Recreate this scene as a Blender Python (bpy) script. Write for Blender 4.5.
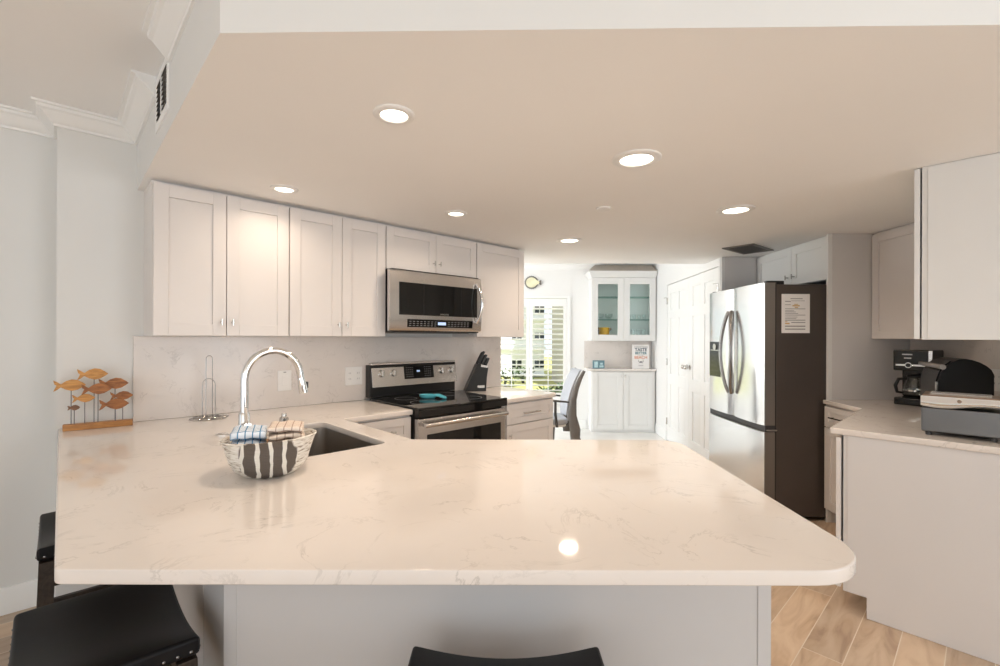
import bpy, bmesh, math, random
from mathutils import Matrix, Vector
PI = math.pi
random.seed(7)
scene = bpy.context.scene
for o in list(bpy.data.objects):
    bpy.data.objects.remove(o)
COL = scene.collection

# ------------------------------------------------------------ camera
T = math.radians(43.7)                 # kitchen runs stand at this angle to the peninsula front
cd = bpy.data.cameras.new('camera')
cam = bpy.data.objects.new('camera', cd)
COL.objects.link(cam)
cd.sensor_width = 36.0
cd.lens = 36.0 * 0.463
cd.shift_y = 0.0042
cd.clip_start = 0.02
cd.clip_end = 300
cam.matrix_world = (Matrix.Translation((0, 0, 1.37)) @ Matrix.Rotation(PI / 2, 4, 'X')
                    @ Matrix.Rotation(0.0032, 4, 'Z'))
scene.camera = cam

# ------------------------------------------------------------ exposure, world, sun, big lights
scene.view_settings.view_transform = 'Standard'
scene.view_settings.look = 'None'
scene.view_settings.exposure = 0.05
scene.view_settings.gamma = 1.0
scene.view_settings.use_curve_mapping = False
scene.cycles.max_bounces = 10
scene.cycles.diffuse_bounces = 6
scene.cycles.glossy_bounces = 5
scene.cycles.transmission_bounces = 8
scene.cycles.transparent_max_bounces = 40
scene.cycles.sample_clamp_indirect = 6.0
scene.cycles.caustics_reflective = False
scene.cycles.caustics_refractive = False

w = bpy.data.worlds.new('world')
scene.world = w
w.use_nodes = True
nt = w.node_tree
bg = nt.nodes['Background']
bg.inputs[0].default_value = (0.86, 0.93, 1.0, 1)
bg.inputs[1].default_value = 1.25


def area(name, loc, target, sx, sy, power, color):
    d = bpy.data.lights.new(name, 'AREA')
    d.shape = 'RECTANGLE'
    d.size, d.size_y = sx, sy
    d.energy = power
    d.color = color
    o = bpy.data.objects.new(name, d)
    COL.objects.link(o)
    o.location = loc
    o.rotation_euler = (Vector(target) - Vector(loc)).to_track_quat('-Z', 'Y').to_euler()
    return o


sd = bpy.data.lights.new('sun', 'SUN')
sd.energy = 9.0
sd.angle = 0.01
sd.color = (1, 0.98, 0.95)
sun = bpy.data.objects.new('sun', sd)
COL.objects.link(sun)
sun.rotation_euler = (math.radians(38), math.radians(8), math.radians(8))

area('daylight_patio_door', (-0.6, -4.15, 1.25), (-0.6, 2, 3.6), 4.4, 2.2, 50, (0.90, 0.95, 1.0))
area('fill_living_side', (3.86, -1.2, 1.35), (-1, -1.2, 2.6), 2.4, 1.7, 48, (0.92, 0.96, 1.0))  # added fill lamp in an unseen, made-up opening, brightens the left wall
area('fill_far_side', (-2.55, 4.9, 1.4), (3, 5.4, 1.3), 2.0, 1.7, 92, (0.97, 0.985, 1.0))  # added fill lamp in an unseen opening, placed to brighten far room and hutch

LAMP_W = 4.6
LAMP_COL = (1.0, 0.80, 0.62)


# ------------------------------------------------------------ materials
def mat(name, col, rough=0.5, metal=0.0, spec=0.5, emit=0.0, noise=0.0, nscale=8.0, bump=0.0, bscale=60.0,
        trans=0.0, ior=1.45, coat=0.0, stretch=None, alpha=1.0):
    m = bpy.data.materials.new(name)
    m.use_nodes = True
    t = m.node_tree
    b = t.nodes['Principled BSDF']
    b.inputs['Base Color'].default_value = (*col, 1)
    b.inputs['Roughness'].default_value = rough
    b.inputs['Metallic'].default_value = metal
    b.inputs['Specular IOR Level'].default_value = spec
    b.inputs['IOR'].default_value = ior
    b.inputs['Transmission Weight'].default_value = trans
    b.inputs['Coat Weight'].default_value = coat
    b.inputs['Alpha'].default_value = alpha
    if emit:
        b.inputs['Emission Color'].default_value = (*col, 1)
        b.inputs['Emission Strength'].default_value = emit
    tc = t.nodes.new('ShaderNodeTexCoord')
    mp = t.nodes.new('ShaderNodeMapping')
    t.links.new(tc.outputs['Object'], mp.inputs['Vector'])
    if stretch:
        mp.inputs['Scale'].default_value = stretch
    if noise:
        n = t.nodes.new('ShaderNodeTexNoise')
        n.inputs['Scale'].default_value = nscale
        n.inputs['Detail'].default_value = 6
        t.links.new(mp.outputs[0], n.inputs['Vector'])
        r = t.nodes.new('ShaderNodeValToRGB')
        r.color_ramp.elements[0].position = 0.3
        r.color_ramp.elements[1].position = 0.7
        r.color_ramp.elements[0].color = (*[max(0, c * (1 - noise)) for c in col], 1)
        r.color_ramp.elements[1].color = (*[min(1, c * (1 + noise)) for c in col], 1)
        t.links.new(n.outputs['Fac'], r.inputs[0])
        t.links.new(r.outputs[0], b.inputs['Base Color'])
    if bump:
        n2 = t.nodes.new('ShaderNodeTexNoise')
        n2.inputs['Scale'].default_value = bscale
        n2.inputs['Detail'].default_value = 4
        t.links.new(mp.outputs[0], n2.inputs['Vector'])
        bp = t.nodes.new('ShaderNodeBump')
        bp.inputs['Strength'].default_value = bump
        bp.inputs['Distance'].default_value = 0.002
        t.links.new(n2.outputs['Fac'], bp.inputs['Height'])
        t.links.new(bp.outputs[0], b.inputs['Normal'])
    return m


def ramp(t, src, stops):
    r = t.nodes.new('ShaderNodeValToRGB')
    el = r.color_ramp.elements
    while len(el) < len(stops):
        el.new(0.5)
    for e, (p, c) in zip(el, stops):
        e.position = p
        e.color = (*c, 1) if len(c) == 3 else c
    t.links.new(src, r.inputs[0])
    return r


def mix(t, fac, a, b, mode='MIX'):
    n = t.nodes.new('ShaderNodeMix')
    n.data_type = 'RGBA'
    n.blend_type = mode
    for s, v in ((n.inputs[0], fac), (n.inputs[6], a), (n.inputs[7], b)):
        if hasattr(v, 'is_linked') or hasattr(v, 'links'):
            t.links.new(v, s)
        elif isinstance(v, (int, float)):
            s.default_value = v
        else:
            s.default_value = (*v, 1)
    return n.outputs[2]


def quartz(name, base, vein, rough, scale=1.0):
    m = mat(name, base, rough, spec=0.5)
    t = m.node_tree
    b = t.nodes['Principled BSDF']
    tc = t.nodes.new('ShaderNodeTexCoord')
    n1 = t.nodes.new('ShaderNodeTexNoise')
    n1.inputs['Scale'].default_value = 2.6 * scale
    n1.inputs['Detail'].default_value = 9
    n1.inputs['Roughness'].default_value = 0.62
    n1.inputs['Distortion'].default_value = 0.9
    t.links.new(tc.outputs['Object'], n1.inputs['Vector'])
    r1 = ramp(t, n1.outputs['Fac'], [(0.0, (0, 0, 0)), (0.484, (0, 0, 0)), (0.5, (1, 1, 1)), (0.512, (0, 0, 0)), (1, (0, 0, 0))])
    n2 = t.nodes.new('ShaderNodeTexNoise')
    n2.inputs['Scale'].default_value = 5.0 * scale
    n2.inputs['Detail'].default_value = 3
    t.links.new(tc.outputs['Object'], n2.inputs['Vector'])
    r2 = ramp(t, n2.outputs['Fac'], [(0.44, (0, 0, 0)), (0.68, (1, 1, 1))])
    mk = mix(t, 1.0, r1.outputs[0], r2.outputs[0], 'MULTIPLY')
    n3 = t.nodes.new('ShaderNodeTexNoise')
    n3.inputs['Scale'].default_value = 1.6 * scale
    n3.inputs['Detail'].default_value = 5
    t.links.new(tc.outputs['Object'], n3.inputs['Vector'])
    cl = ramp(t, n3.outputs['Fac'], [(0.3, [c * 0.955 for c in base]), (0.7, [min(1, c * 1.03) for c in base])])
    bw = t.nodes.new('ShaderNodeRGBToBW')
    t.links.new(mk, bw.inputs[0])
    out = mix(t, bw.outputs[0], cl.outputs[0], vein)
    t.links.new(out, b.inputs['Base Color'])
    return m


def planks():
    m = mat('wood_plank_tile', (0.5, 0.36, 0.24), 0.34)
    t = m.node_tree
    b = t.nodes['Principled BSDF']
    tc = t.nodes.new('ShaderNodeTexCoord')
    mp = t.nodes.new('ShaderNodeMapping')
    mp.inputs['Rotation'].default_value = (0, 0, -T)
    mp.inputs['Location'].default_value = (0.37, 0.035, 0)
    t.links.new(tc.outputs['Object'], mp.inputs['Vector'])
    br = t.nodes.new('ShaderNodeTexBrick')
    br.offset = 0.37
    br.inputs['Scale'].default_value = 1
    br.inputs['Brick Width'].default_value = 0.92
    br.inputs['Row Height'].default_value = 0.148
    br.inputs['Mortar Size'].default_value = 0.0020
    br.inputs['Mortar Smooth'].default_value = 0.1
    br.inputs['Bias'].default_value = 0.0
    br.inputs['Color1'].default_value = (0.0, 0.0, 0.0, 1)
    br.inputs['Color2'].default_value = (1, 1, 1, 1)
    t.links.new(mp.outputs[0], br.inputs['Vector'])
    mp2 = t.nodes.new('ShaderNodeMapping')
    mp2.inputs['Scale'].default_value = (1.5, 7, 1)
    av = t.nodes.new('ShaderNodeVectorMath')
    av.operation = 'MULTIPLY_ADD'
    t.links.new(br.outputs['Color'], av.inputs[0])
    av.inputs[1].default_value = (7.3, 3.1, 0)
    t.links.new(mp.outputs[0], av.inputs[2])
    t.links.new(av.outputs[0], mp2.inputs['Vector'])
    n = t.nodes.new('ShaderNodeTexNoise')
    n.inputs['Scale'].default_value = 1.7
    n.inputs['Detail'].default_value = 8
    n.inputs['Distortion'].default_value = 1.2
    t.links.new(mp2.outputs[0], n.inputs['Vector'])
    g = ramp(t, n.outputs['Fac'], [(0.28, (0.42, 0.29, 0.20)), (0.42, (0.60, 0.44, 0.305)), (0.55, (0.68, 0.52, 0.375)), (0.74, (0.74, 0.59, 0.44))])
    tone = ramp(t, br.outputs['Color'], [(0, (0.70, 0.71, 0.74)), (1, (1.06, 1.04, 1.0))])
    c1 = mix(t, 1.0, g.outputs[0], tone.outputs[0], 'MULTIPLY')
    out = mix(t, br.outputs['Fac'], c1, (0.72, 0.63, 0.52))
    t.links.new(out, b.inputs['Base Color'])
    return m


def wood(name, dark, light, scale=14):
    m = mat(name, light, 0.42)
    t = m.node_tree
    b = t.nodes['Principled BSDF']
    tc = t.nodes.new('ShaderNodeTexCoord')
    mp = t.nodes.new('ShaderNodeMapping')
    mp.inputs['Scale'].default_value = (1, 5, 5)
    t.links.new(tc.outputs['Object'], mp.inputs['Vector'])
    n = t.nodes.new('ShaderNodeTexNoise')
    n.inputs['Scale'].default_value = scale
    n.inputs['Detail'].default_value = 6
    n.inputs['Distortion'].default_value = 1.5
    t.links.new(mp.outputs[0], n.inputs['Vector'])
    r = ramp(t, n.outputs['Fac'], [(0.32, dark), (0.68, light)])
    t.links.new(r.outputs[0], b.inputs['Base Color'])
    return m


def stainless(name, col, rough, axis):
    """brushed steel: streaky roughness along one axis"""
    m = mat(name, col, rough, metal=1.0)
    t = m.node_tree
    b = t.nodes['Principled BSDF']
    tc = t.nodes.new('ShaderNodeTexCoord')
    mp = t.nodes.new('ShaderNodeMapping')
    s = [60, 60, 60]
    s[axis] = 1.0
    mp.inputs['Scale'].default_value = s
    t.links.new(tc.outputs['Object'], mp.inputs['Vector'])
    n = t.nodes.new('ShaderNodeTexNoise')
    n.inputs['Scale'].default_value = 1.0
    n.inputs['Detail'].default_value = 2
    t.links.new(mp.outputs[0], n.inputs['Vector'])
    mr = t.nodes.new('ShaderNodeMapRange')
    mr.inputs['To Min'].default_value = rough * 0.93
    mr.inputs['To Max'].default_value = rough * 1.07
    t.links.new(n.outputs['Fac'], mr.inputs['Value'])
    t.links.new(mr.outputs[0], b.inputs['Roughness'])
    return m


def check_cloth(name, base, line, sx, sy, mortar):
    m = mat(name, base, 0.9, spec=0.1)
    t = m.node_tree
    b = t.nodes['Principled BSDF']
    tc = t.nodes.new('ShaderNodeTexCoord')
    br = t.nodes.new('ShaderNodeTexBrick')
    br.offset = 0.0
    br.inputs['Scale'].default_value = 1
    br.inputs['Brick Width'].default_value = sx
    br.inputs['Row Height'].default_value = sy
    br.inputs['Mortar Size'].default_value = mortar
    br.inputs['Mortar Smooth'].default_value = 0.2
    br.inputs['Color1'].default_value = (*base, 1)
    br.inputs['Color2'].default_value = (*[c * 0.93 for c in base], 1)
    br.inputs['Mortar'].default_value = (*line, 1)
    t.links.new(tc.outputs['UV'], br.inputs['Vector'])
    t.links.new(br.outputs['Color'], b.inputs['Base Color'])
    return m


def basket_mat():
    m = mat('woven_cream_and_charcoal', (0.75, 0.72, 0.66), 0.8, spec=0.2)
    t = m.node_tree
    b = t.nodes['Principled BSDF']
    tc = t.nodes.new('ShaderNodeTexCoord')
    sp = t.nodes.new('ShaderNodeSeparateXYZ')
    t.links.new(tc.outputs['Object'], sp.inputs[0])
    n = t.nodes.new('ShaderNodeTexNoise')
    n.inputs['Scale'].default_value = 26
    n.inputs['Detail'].default_value = 4
    mp = t.nodes.new('ShaderNodeMapping')
    mp.inputs['Scale'].default_value = (1, 1, 8)
    t.links.new(tc.outputs['Object'], mp.inputs['Vector'])
    t.links.new(mp.outputs[0], n.inputs['Vector'])
    weave = ramp(t, n.outputs['Fac'], [(0.34, (0.30, 0.25, 0.20)), (0.42, (0.68, 0.64, 0.57)), (0.58, (0.84, 0.82, 0.77))])
    # charcoal wedge panel on the front with cream ribs that fan out
    v = t.nodes.new('ShaderNodeTexWave')
    v.wave_type = 'BANDS'
    v.bands_direction = 'X'
    v.inputs['Scale'].default_value = 7.0
    v.inputs['Distortion'].default_value = 3.0
    v.inputs['Detail Scale'].default_value = 1.5
    v.inputs['Phase Offset'].default_value = 2.3
    t.links.new(tc.outputs['Object'], v.inputs['Vector'])
    ribs = ramp(t, v.outputs['Fac'], [(0.80, (0.13, 0.11, 0.095)), (0.86, (0.80, 0.78, 0.72))])
    d = t.nodes.new('ShaderNodeVectorMath')
    d.operation = 'DISTANCE'
    d.inputs[1].default_value = (-0.004, -0.16, 0.045)
    n5 = t.nodes.new('ShaderNodeTexNoise')
    n5.inputs['Scale'].default_value = 22
    t.links.new(tc.outputs['Object'], n5.inputs['Vector'])
    t.links.new(tc.outputs['Object'], d.inputs[0])
    ad = t.nodes.new('ShaderNodeMath')
    ad.operation = 'MULTIPLY_ADD'
    t.links.new(n5.outputs['Fac'], ad.inputs[0])
    ad.inputs[1].default_value = 0.05
    t.links.new(d.outputs['Value'], ad.inputs[2])
    mask = ramp(t, ad.outputs[0], [(0.130, (1, 1, 1)), (0.136, (0, 0, 0))])
    out = mix(t, mask.outputs[0], weave.outputs[0], ribs.outputs[0])
    t.links.new(out, b.inputs['Base Color'])
    bp = t.nodes.new('ShaderNodeBump')
    bp.inputs['Distance'].default_value = 0.004
    t.links.new(n.outputs['Fac'], bp.inputs['Height'])
    t.links.new(bp.outputs[0], b.inputs['Normal'])
    return m


def thin_glass(name, tint, gloss):
    """a pane that lets light straight through and mirrors a little at grazing angles"""
    m = bpy.data.materials.new(name)
    m.use_nodes = True
    t = m.node_tree
    t.nodes.remove(t.nodes['Principled BSDF'])
    out = t.nodes['Material Output']
    tr = t.nodes.new('ShaderNodeBsdfTransparent')
    tr.inputs[0].default_value = (*tint, 1)
    gl = t.nodes.new('ShaderNodeBsdfGlossy')
    gl.inputs['Roughness'].default_value = 0.03
    lw = t.nodes.new('ShaderNodeLayerWeight')
    lw.inputs['Blend'].default_value = 0.5
    po = t.nodes.new('ShaderNodeMath')
    po.operation = 'POWER'
    po.inputs[1].default_value = 4.0
    t.links.new(lw.outputs['Facing'], po.inputs[0])
    fr = t.nodes.new('ShaderNodeMath')
    fr.operation = 'MULTIPLY_ADD'
    t.links.new(po.outputs[0], fr.inputs[0])
    fr.inputs[1].default_value = 0.5
    fr.inputs[2].default_value = gloss
    mx = t.nodes.new('ShaderNodeMixShader')
    t.links.new(fr.outputs[0], mx.inputs[0])
    t.links.new(tr.outputs[0], mx.inputs[1])
    t.links.new(gl.outputs[0], mx.inputs[2])
    t.links.new(mx.outputs[0], out.inputs[0])
    return m


M = {}
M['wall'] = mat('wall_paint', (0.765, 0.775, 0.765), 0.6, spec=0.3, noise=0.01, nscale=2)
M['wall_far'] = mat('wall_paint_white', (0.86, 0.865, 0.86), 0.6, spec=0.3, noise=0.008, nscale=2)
M['ceil'] = mat('ceiling_paint', (0.92, 0.915, 0.905), 0.75, spec=0.2, noise=0.008, nscale=2)
M['ceil_hi'] = mat('ceiling_paint_living', (0.92, 0.925, 0.925), 0.75, spec=0.2, noise=0.008, nscale=2)
M['trim'] = mat('trim_paint', (0.90, 0.91, 0.905), 0.4, spec=0.4, noise=0.005, nscale=3)
M['cab'] = mat('cabinet_paint', (0.765, 0.735, 0.715), 0.36, spec=0.45, noise=0.008, nscale=4)
M['cabw'] = mat('cabinet_paint_white', (0.785, 0.79, 0.78), 0.36, spec=0.45, noise=0.008, nscale=4)
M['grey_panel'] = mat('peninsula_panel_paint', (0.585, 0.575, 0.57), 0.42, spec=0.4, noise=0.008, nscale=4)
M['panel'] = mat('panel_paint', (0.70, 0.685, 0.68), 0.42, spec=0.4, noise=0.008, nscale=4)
M['quartz'] = quartz('quartz_counter', (0.785, 0.735, 0.69), (0.58, 0.54, 0.50), 0.055, 1.5)
M['splash'] = quartz('quartz_backsplash', (0.76, 0.715, 0.68), (0.58, 0.54, 0.51), 0.18, 2.2)
M['floor'] = planks()
M['floor2'] = mat('pale_far_floor', (0.80, 0.795, 0.775), 0.25, noise=0.06, nscale=3)  # far floor, paler than the near planks
M['steel'] = mat('brushed_steel', (0.64, 0.625, 0.61), 0.26, metal=1.0, noise=0.015, nscale=3)
M['steel_v'] = stainless('brushed_steel_door', (0.82, 0.825, 0.83), 0.20, 2)
M['steel_dark'] = mat('slate_steel_side', (0.085, 0.07, 0.062), 0.42, metal=0.25, spec=0.5, noise=0.06, nscale=3)
M['steel_edge'] = mat('door_edge_steel', (0.26, 0.235, 0.215), 0.36, metal=0.7, noise=0.03, nscale=5)
M['sink'] = stainless('sink_steel', (0.40, 0.375, 0.35), 0.30, 2)
M['chrome'] = mat('chrome', (0.82, 0.82, 0.82), 0.06, metal=1.0, noise=0.01)
M['wire'] = mat('steel_wire', (0.42, 0.42, 0.42), 0.16, metal=1.0, noise=0.02)
M['nickel'] = mat('satin_nickel', (0.60, 0.585, 0.56), 0.24, metal=1.0, noise=0.02)
M['pewter'] = mat('dark_pewter', (0.30, 0.295, 0.29), 0.25, metal=1.0, noise=0.02)
M['blackglass'] = mat('black_glass', (0.008, 0.008, 0.008), 0.04, spec=0.55, noise=0.02)
M['black'] = mat('black_plastic', (0.012, 0.012, 0.012), 0.30, noise=0.1, nscale=12)
M['blackgloss'] = mat('black_gloss', (0.010, 0.010, 0.010), 0.12, noise=0.1, nscale=12)
M['charcoal'] = mat('charcoal_plastic', (0.05, 0.05, 0.052), 0.4, noise=0.08, nscale=12)
M['leather'] = mat('black_leather', (0.007, 0.007, 0.008), 0.44, spec=0.26, noise=0.15, nscale=30, bump=0.12, bscale=220)
M['espresso'] = wood('espresso_wood', (0.022, 0.016, 0.012), (0.05, 0.036, 0.028), 9)
M['fish1'] = wood('fish_wood_honey', (0.42, 0.19, 0.05), (0.68, 0.36, 0.11), 12)
M['fish2'] = wood('fish_wood_brown', (0.20, 0.07, 0.022), (0.46, 0.19, 0.06), 12)
M['fish3'] = wood('fish_wood_dark', (0.10, 0.055, 0.03), (0.26, 0.13, 0.07), 12)
M['fishbase'] = wood('fish_base_wood', (0.34, 0.15, 0.05), (0.56, 0.28, 0.09), 8)
M['rod'] = mat('dark_steel_rod', (0.16, 0.16, 0.17), 0.35, metal=0.8, noise=0.03)
M['white'] = mat('white_plastic', (0.86, 0.855, 0.84), 0.35, noise=0.008)
M['paper'] = mat('white_paper', (0.84, 0.83, 0.82), 0.7, noise=0.01)
M['ink'] = mat('grey_ink', (0.30, 0.30, 0.31), 0.7, noise=0.04)
M['ink_dark'] = mat('navy_ink', (0.055, 0.10, 0.13), 0.7, noise=0.04)
M['ink_teal'] = mat('teal_ink', (0.06, 0.20, 0.24), 0.7, noise=0.04)
M['ink_orange'] = mat('coral_ink', (0.66, 0.26, 0.14), 0.7, noise=0.04)
M['ink_tan'] = mat('tan_ink', (0.62, 0.44, 0.22), 0.7, noise=0.04)
M['glass'] = thin_glass('clear_glass', (0.97, 0.99, 0.985), 0.02)
M['glassware'] = thin_glass('drinking_glass', (0.965, 0.985, 0.985), 0.05)
M['glass_edge'] = thin_glass('green_glass_edge', (0.66, 0.83, 0.80), 0.04)
M['aqua'] = mat('aqua_cabinet_back', (0.86, 0.92, 0.915), 0.5, noise=0.02)
M['yellow'] = mat('yellow_glaze', (0.78, 0.46, 0.06), 0.25, noise=0.18, nscale=22)
M['teal'] = mat('turquoise_silicone', (0.12, 0.52, 0.62), 0.28, noise=0.08, nscale=20)
M['blue'] = mat('slate_blue_paint', (0.14, 0.26, 0.31), 0.4, noise=0.08)
M['paleblue'] = mat('pale_blue_picture', (0.50, 0.68, 0.72), 0.5, noise=0.2, nscale=40)
M['mesh'] = mat('grey_mesh_fabric', (0.42, 0.44, 0.48), 0.7, noise=0.05, nscale=60)
M['chair_shell'] = mat('grey_chair_shell', (0.19, 0.185, 0.18), 0.45, noise=0.05)
M['brown_top'] = mat('bronze_metal', (0.36, 0.26, 0.19), 0.3, metal=0.8, noise=0.05)
M['lens'] = mat('lamp_lens', (1.0, 0.90, 0.76), 0.4, emit=5.0)
M['display'] = mat('blue_display', (0.45, 0.60, 0.90), 0.4, emit=0.5)
M['dark'] = mat('dark_void', (0.015, 0.015, 0.014), 0.7, noise=0.05)
M['vent_grey'] = mat('vent_grey_metal', (0.20, 0.19, 0.18), 0.5, noise=0.05)
M['taupe'] = mat('taupe_top', (0.42, 0.38, 0.33), 0.6, noise=0.06)
M['lawn'] = mat('lawn_grass', (0.40, 0.385, 0.14), 0.9, noise=0.22, nscale=0.6)
M['facade'] = mat('white_stucco', (0.90, 0.90, 0.89), 0.8, noise=0.02)
M['facade2'] = mat('beige_stucco', (0.40, 0.37, 0.34), 0.8, noise=0.04)
M['pane'] = mat('dark_pane', (0.03, 0.04, 0.05), 0.1, noise=0.1)
M['leaf'] = mat('shrub_leaves', (0.06, 0.10, 0.03), 0.7, noise=0.5, nscale=4)
M['towel_blue'] = check_cloth('blue_check_cloth', (0.78, 0.85, 0.93), (0.10, 0.26, 0.46), 0.021, 0.017, 0.0020)
M['towel_tan'] = check_cloth('tan_plaid_cloth', (0.82, 0.73, 0.64), (0.42, 0.30, 0.24), 0.024, 0.013, 0.0016)
M['basket'] = basket_mat()
M['basket_in'] = mat('brown_basket_lining', (0.24, 0.15, 0.09), 0.7, noise=0.2, nscale=30)
M['steel_mirror_dark'] = mat('dark_reflection_steel', (0.20, 0.205, 0.21), 0.33, metal=1.0, noise=0.03, nscale=5)  # toaster steel darkened to stand for the dark surroundings it mirrors
M['ovenblack'] = mat('black_enamel', (0.009, 0.009, 0.010), 0.38, spec=0.35, noise=0.1, nscale=9)
M['ovenglass'] = mat('oven_door_glass', (0.010, 0.011, 0.012), 0.16, spec=0.25, noise=0.1, nscale=9)
M['wavy'] = mat('polished_band', (0.86, 0.88, 0.90), 0.10, metal=1.0, noise=0.02)


# ------------------------------------------------------------ mesh helpers
class MB:
    """collects shapes, in absolute frame coordinates, into one mesh"""
    def __init__(self, org=(0, 0, 0)):
        self.bm = bmesh.new()
        self.o = Vector(org)

    def v(self, x, y, z):
        return self.bm.verts.new((x - self.o.x, y - self.o.y, z - self.o.z))

    def f(self, vs):
        try:
            return self.bm.faces.new(vs)
        except ValueError:
            return None

    def box(self, x0, x1, y0, y1, z0, z1):
        p = [self.v(x, y, z) for x in (x0, x1) for y in (y0, y1) for z in (z0, z1)]
        for q in ((0, 1, 3, 2), (4, 6, 7, 5), (0, 4, 5, 1), (2, 3, 7, 6), (0, 2, 6, 4), (1, 5, 7, 3)):
            self.f([p[i] for i in q])
        return self

    def frustum(self, x0, x1, y0, y1, z0, X0, X1, Y0, Y1, z1):
        a = [self.v(*q, z0) for q in ((x0, y0), (x1, y0), (x1, y1), (x0, y1))]
        b = [self.v(*q, z1) for q in ((X0, Y0), (X1, Y0), (X1, Y1), (X0, Y1))]
        self.f(a[::-1]); self.f(b)
        for i in range(4):
            self.f([a[i], a[(i + 1) % 4], b[(i + 1) % 4], b[i]])
        return self

    def prism(self, poly, z0, z1):
        a = [self.v(x, y, z0) for x, y in poly]
        b = [self.v(x, y, z1) for x, y in poly]
        n = len(poly)
        self.f(a[::-1]); self.f(b)
        for i in range(n):
            self.f([a[i], a[(i + 1) % n], b[(i + 1) % n], b[i]])
        return self

    def slab_xz(self, poly, y0, y1):
        a = [self.v(x, y0, z) for x, z in poly]
        b = [self.v(x, y1, z) for x, z in poly]
        n = len(poly)
        self.f(a); self.f(b[::-1])
        for i in range(n):
            self.f([a[i], b[i], b[(i + 1) % n], a[(i + 1) % n]])
        return self

    def slab_yz(self, poly, x0, x1):
        a = [self.v(x0, y, z) for y, z in poly]
        b = [self.v(x1, y, z) for y, z in poly]
        n = len(poly)
        self.f(a); self.f(b[::-1])
        for i in range(n):
            self.f([a[i], b[i], b[(i + 1) % n], a[(i + 1) % n]])
        return self

    def tube(self, pts, r, n=12, closed=False, sy=1.0):
        pts = [Vector(p) for p in pts]
        k = len(pts)
        rs = r if isinstance(r, (list, tuple)) else [r] * k
        rings = []
        up = None
        for i, p in enumerate(pts):
            if closed:
                d = pts[(i + 1) % k] - pts[i - 1]
            else:
                d = pts[min(i + 1, k - 1)] - pts[max(i - 1, 0)]
            d.normalize()
            if up is None:
                up = Vector((0, 0, 1)) if abs(d.z) < 0.9 else Vector((0, 1, 0))
            a = d.cross(up)
            if a.length < 1e-5:
                up = Vector((1, 0, 0))
                a = d.cross(up)
            a.normalize()
            b = a.cross(d).normalized()
            up = b
            ring = []
            for j in range(n):
                t = 2 * PI * j / n
                q = p + a * (math.cos(t) * rs[i]) + b * (math.sin(t) * rs[i] * sy)
                ring.append(self.v(*q))
            rings.append(ring)
        m = k if closed else k - 1
        for i in range(m):
            A, B = rings[i], rings[(i + 1) % k]
            for j in range(n):
                self.f([A[j], A[(j + 1) % n], B[(j + 1) % n], B[j]])
        if not closed:
            self.f(rings[0][::-1]); self.f(rings[-1])
        return self

    def cyl(self, p0, p1, r0, r1=None, n=20):
        return self.tube([p0, p1], [r0, r0 if r1 is None else r1], n)

    def lathe(self, prof, c=(0, 0, 0), n=32):
        rings = []
        for r, z in prof:
            if r < 1e-6:
                rings.append([self.v(c[0], c[1], c[2] + z)])
            else:
                rings.append([self.v(c[0] + r * math.cos(2 * PI * j / n), c[1] + r * math.sin(2 * PI * j / n), c[2] + z) for j in range(n)])
        for A, B in zip(rings, rings[1:]):
            for j in range(n):
                k = (j + 1) % n
                if len(A) == 1 and len(B) == 1:
                    continue
                if len(A) == 1:
                    self.f([A[0], B[k], B[j]])
                elif len(B) == 1:
                    self.f([A[j], A[k], B[0]])
                else:
                    self.f([A[j], A[k], B[k], B[j]])
        if len(rings[0]) > 1 and prof[0] != prof[-1]:
            self.f(rings[0][::-1])
        if len(rings[-1]) > 1 and prof[0] != prof[-1]:
            self.f(rings[-1])
        return self

    def sphere(self, c, r, sx=1, sy=1, sz=1, n=16):
        prof = [(r * math.sin(PI * i / 10), -r * math.cos(PI * i / 10)) for i in range(11)]
        prof[0] = (0, -r); prof[-1] = (0, r)
        s = len(self.bm.verts)
        self.lathe(prof, (0, 0, 0), n)
        self.bm.verts.ensure_lookup_table()
        for i in range(s, len(self.bm.verts)):
            co = self.bm.verts[i].co + self.o
            self.bm.verts[i].co = Vector((c[0] + co.x * sx, c[1] + co.y * sy, c[2] + co.z * sz)) - self.o
        return self

    def shaker(self, x0, x1, z0, z1, yf, th=0.02, rail=0.058, rec=0.009):
        """a five-piece shaker front: two stiles, two rails, a recessed field, facing -y"""
        yb = yf + th
        self.box(x0, x0 + rail, yf, yb, z0, z1)
        self.box(x1 - rail, x1, yf, yb, z0, z1)
        self.box(x0 + rail, x1 - rail, yf, yb, z1 - rail, z1)
        self.box(x0 + rail, x1 - rail, yf, yb, z0, z0 + rail)
        self.box(x0 + rail, x1 - rail, yf + rec, yb, z0 + rail, z1 - rail)
        return self

    def build(self, name, m, parent=None, bevel=0.0, smooth=True, ang=35, seg=2, sub=0):
        bmesh.ops.recalc_face_normals(self.bm, faces=self.bm.faces)
        me = bpy.data.meshes.new(name)
        self.bm.to_mesh(me)
        self.bm.free()
        o = bpy.data.objects.new(name, me)
        COL.objects.link(o)
        for x in (m if isinstance(m, (list, tuple)) else [m]):
            me.materials.append(M[x] if isinstance(x, str) else x)
        if smooth:
            for p in me.polygons:
                p.use_smooth = True
            me.set_sharp_from_angle(angle=math.radians(ang))
        if bevel:
            b = o.modifiers.new('bevel', 'BEVEL')
            b.width = bevel
            b.segments = seg
            b.limit_method = 'ANGLE'
            b.angle_limit = math.radians(40)
            b.harden_normals = True
        if sub:
            s = o.modifiers.new('subdivision', 'SUBSURF')
            s.levels = s.render_levels = sub
        if parent is not None:
            o.parent = parent
        return o


def tag(o, label=None, cat=None, group=None, kind=None):
    for k, x in (('label', label), ('category', cat), ('group', group), ('kind', kind)):
        if x:
            o[k] = x
    return o


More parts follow.
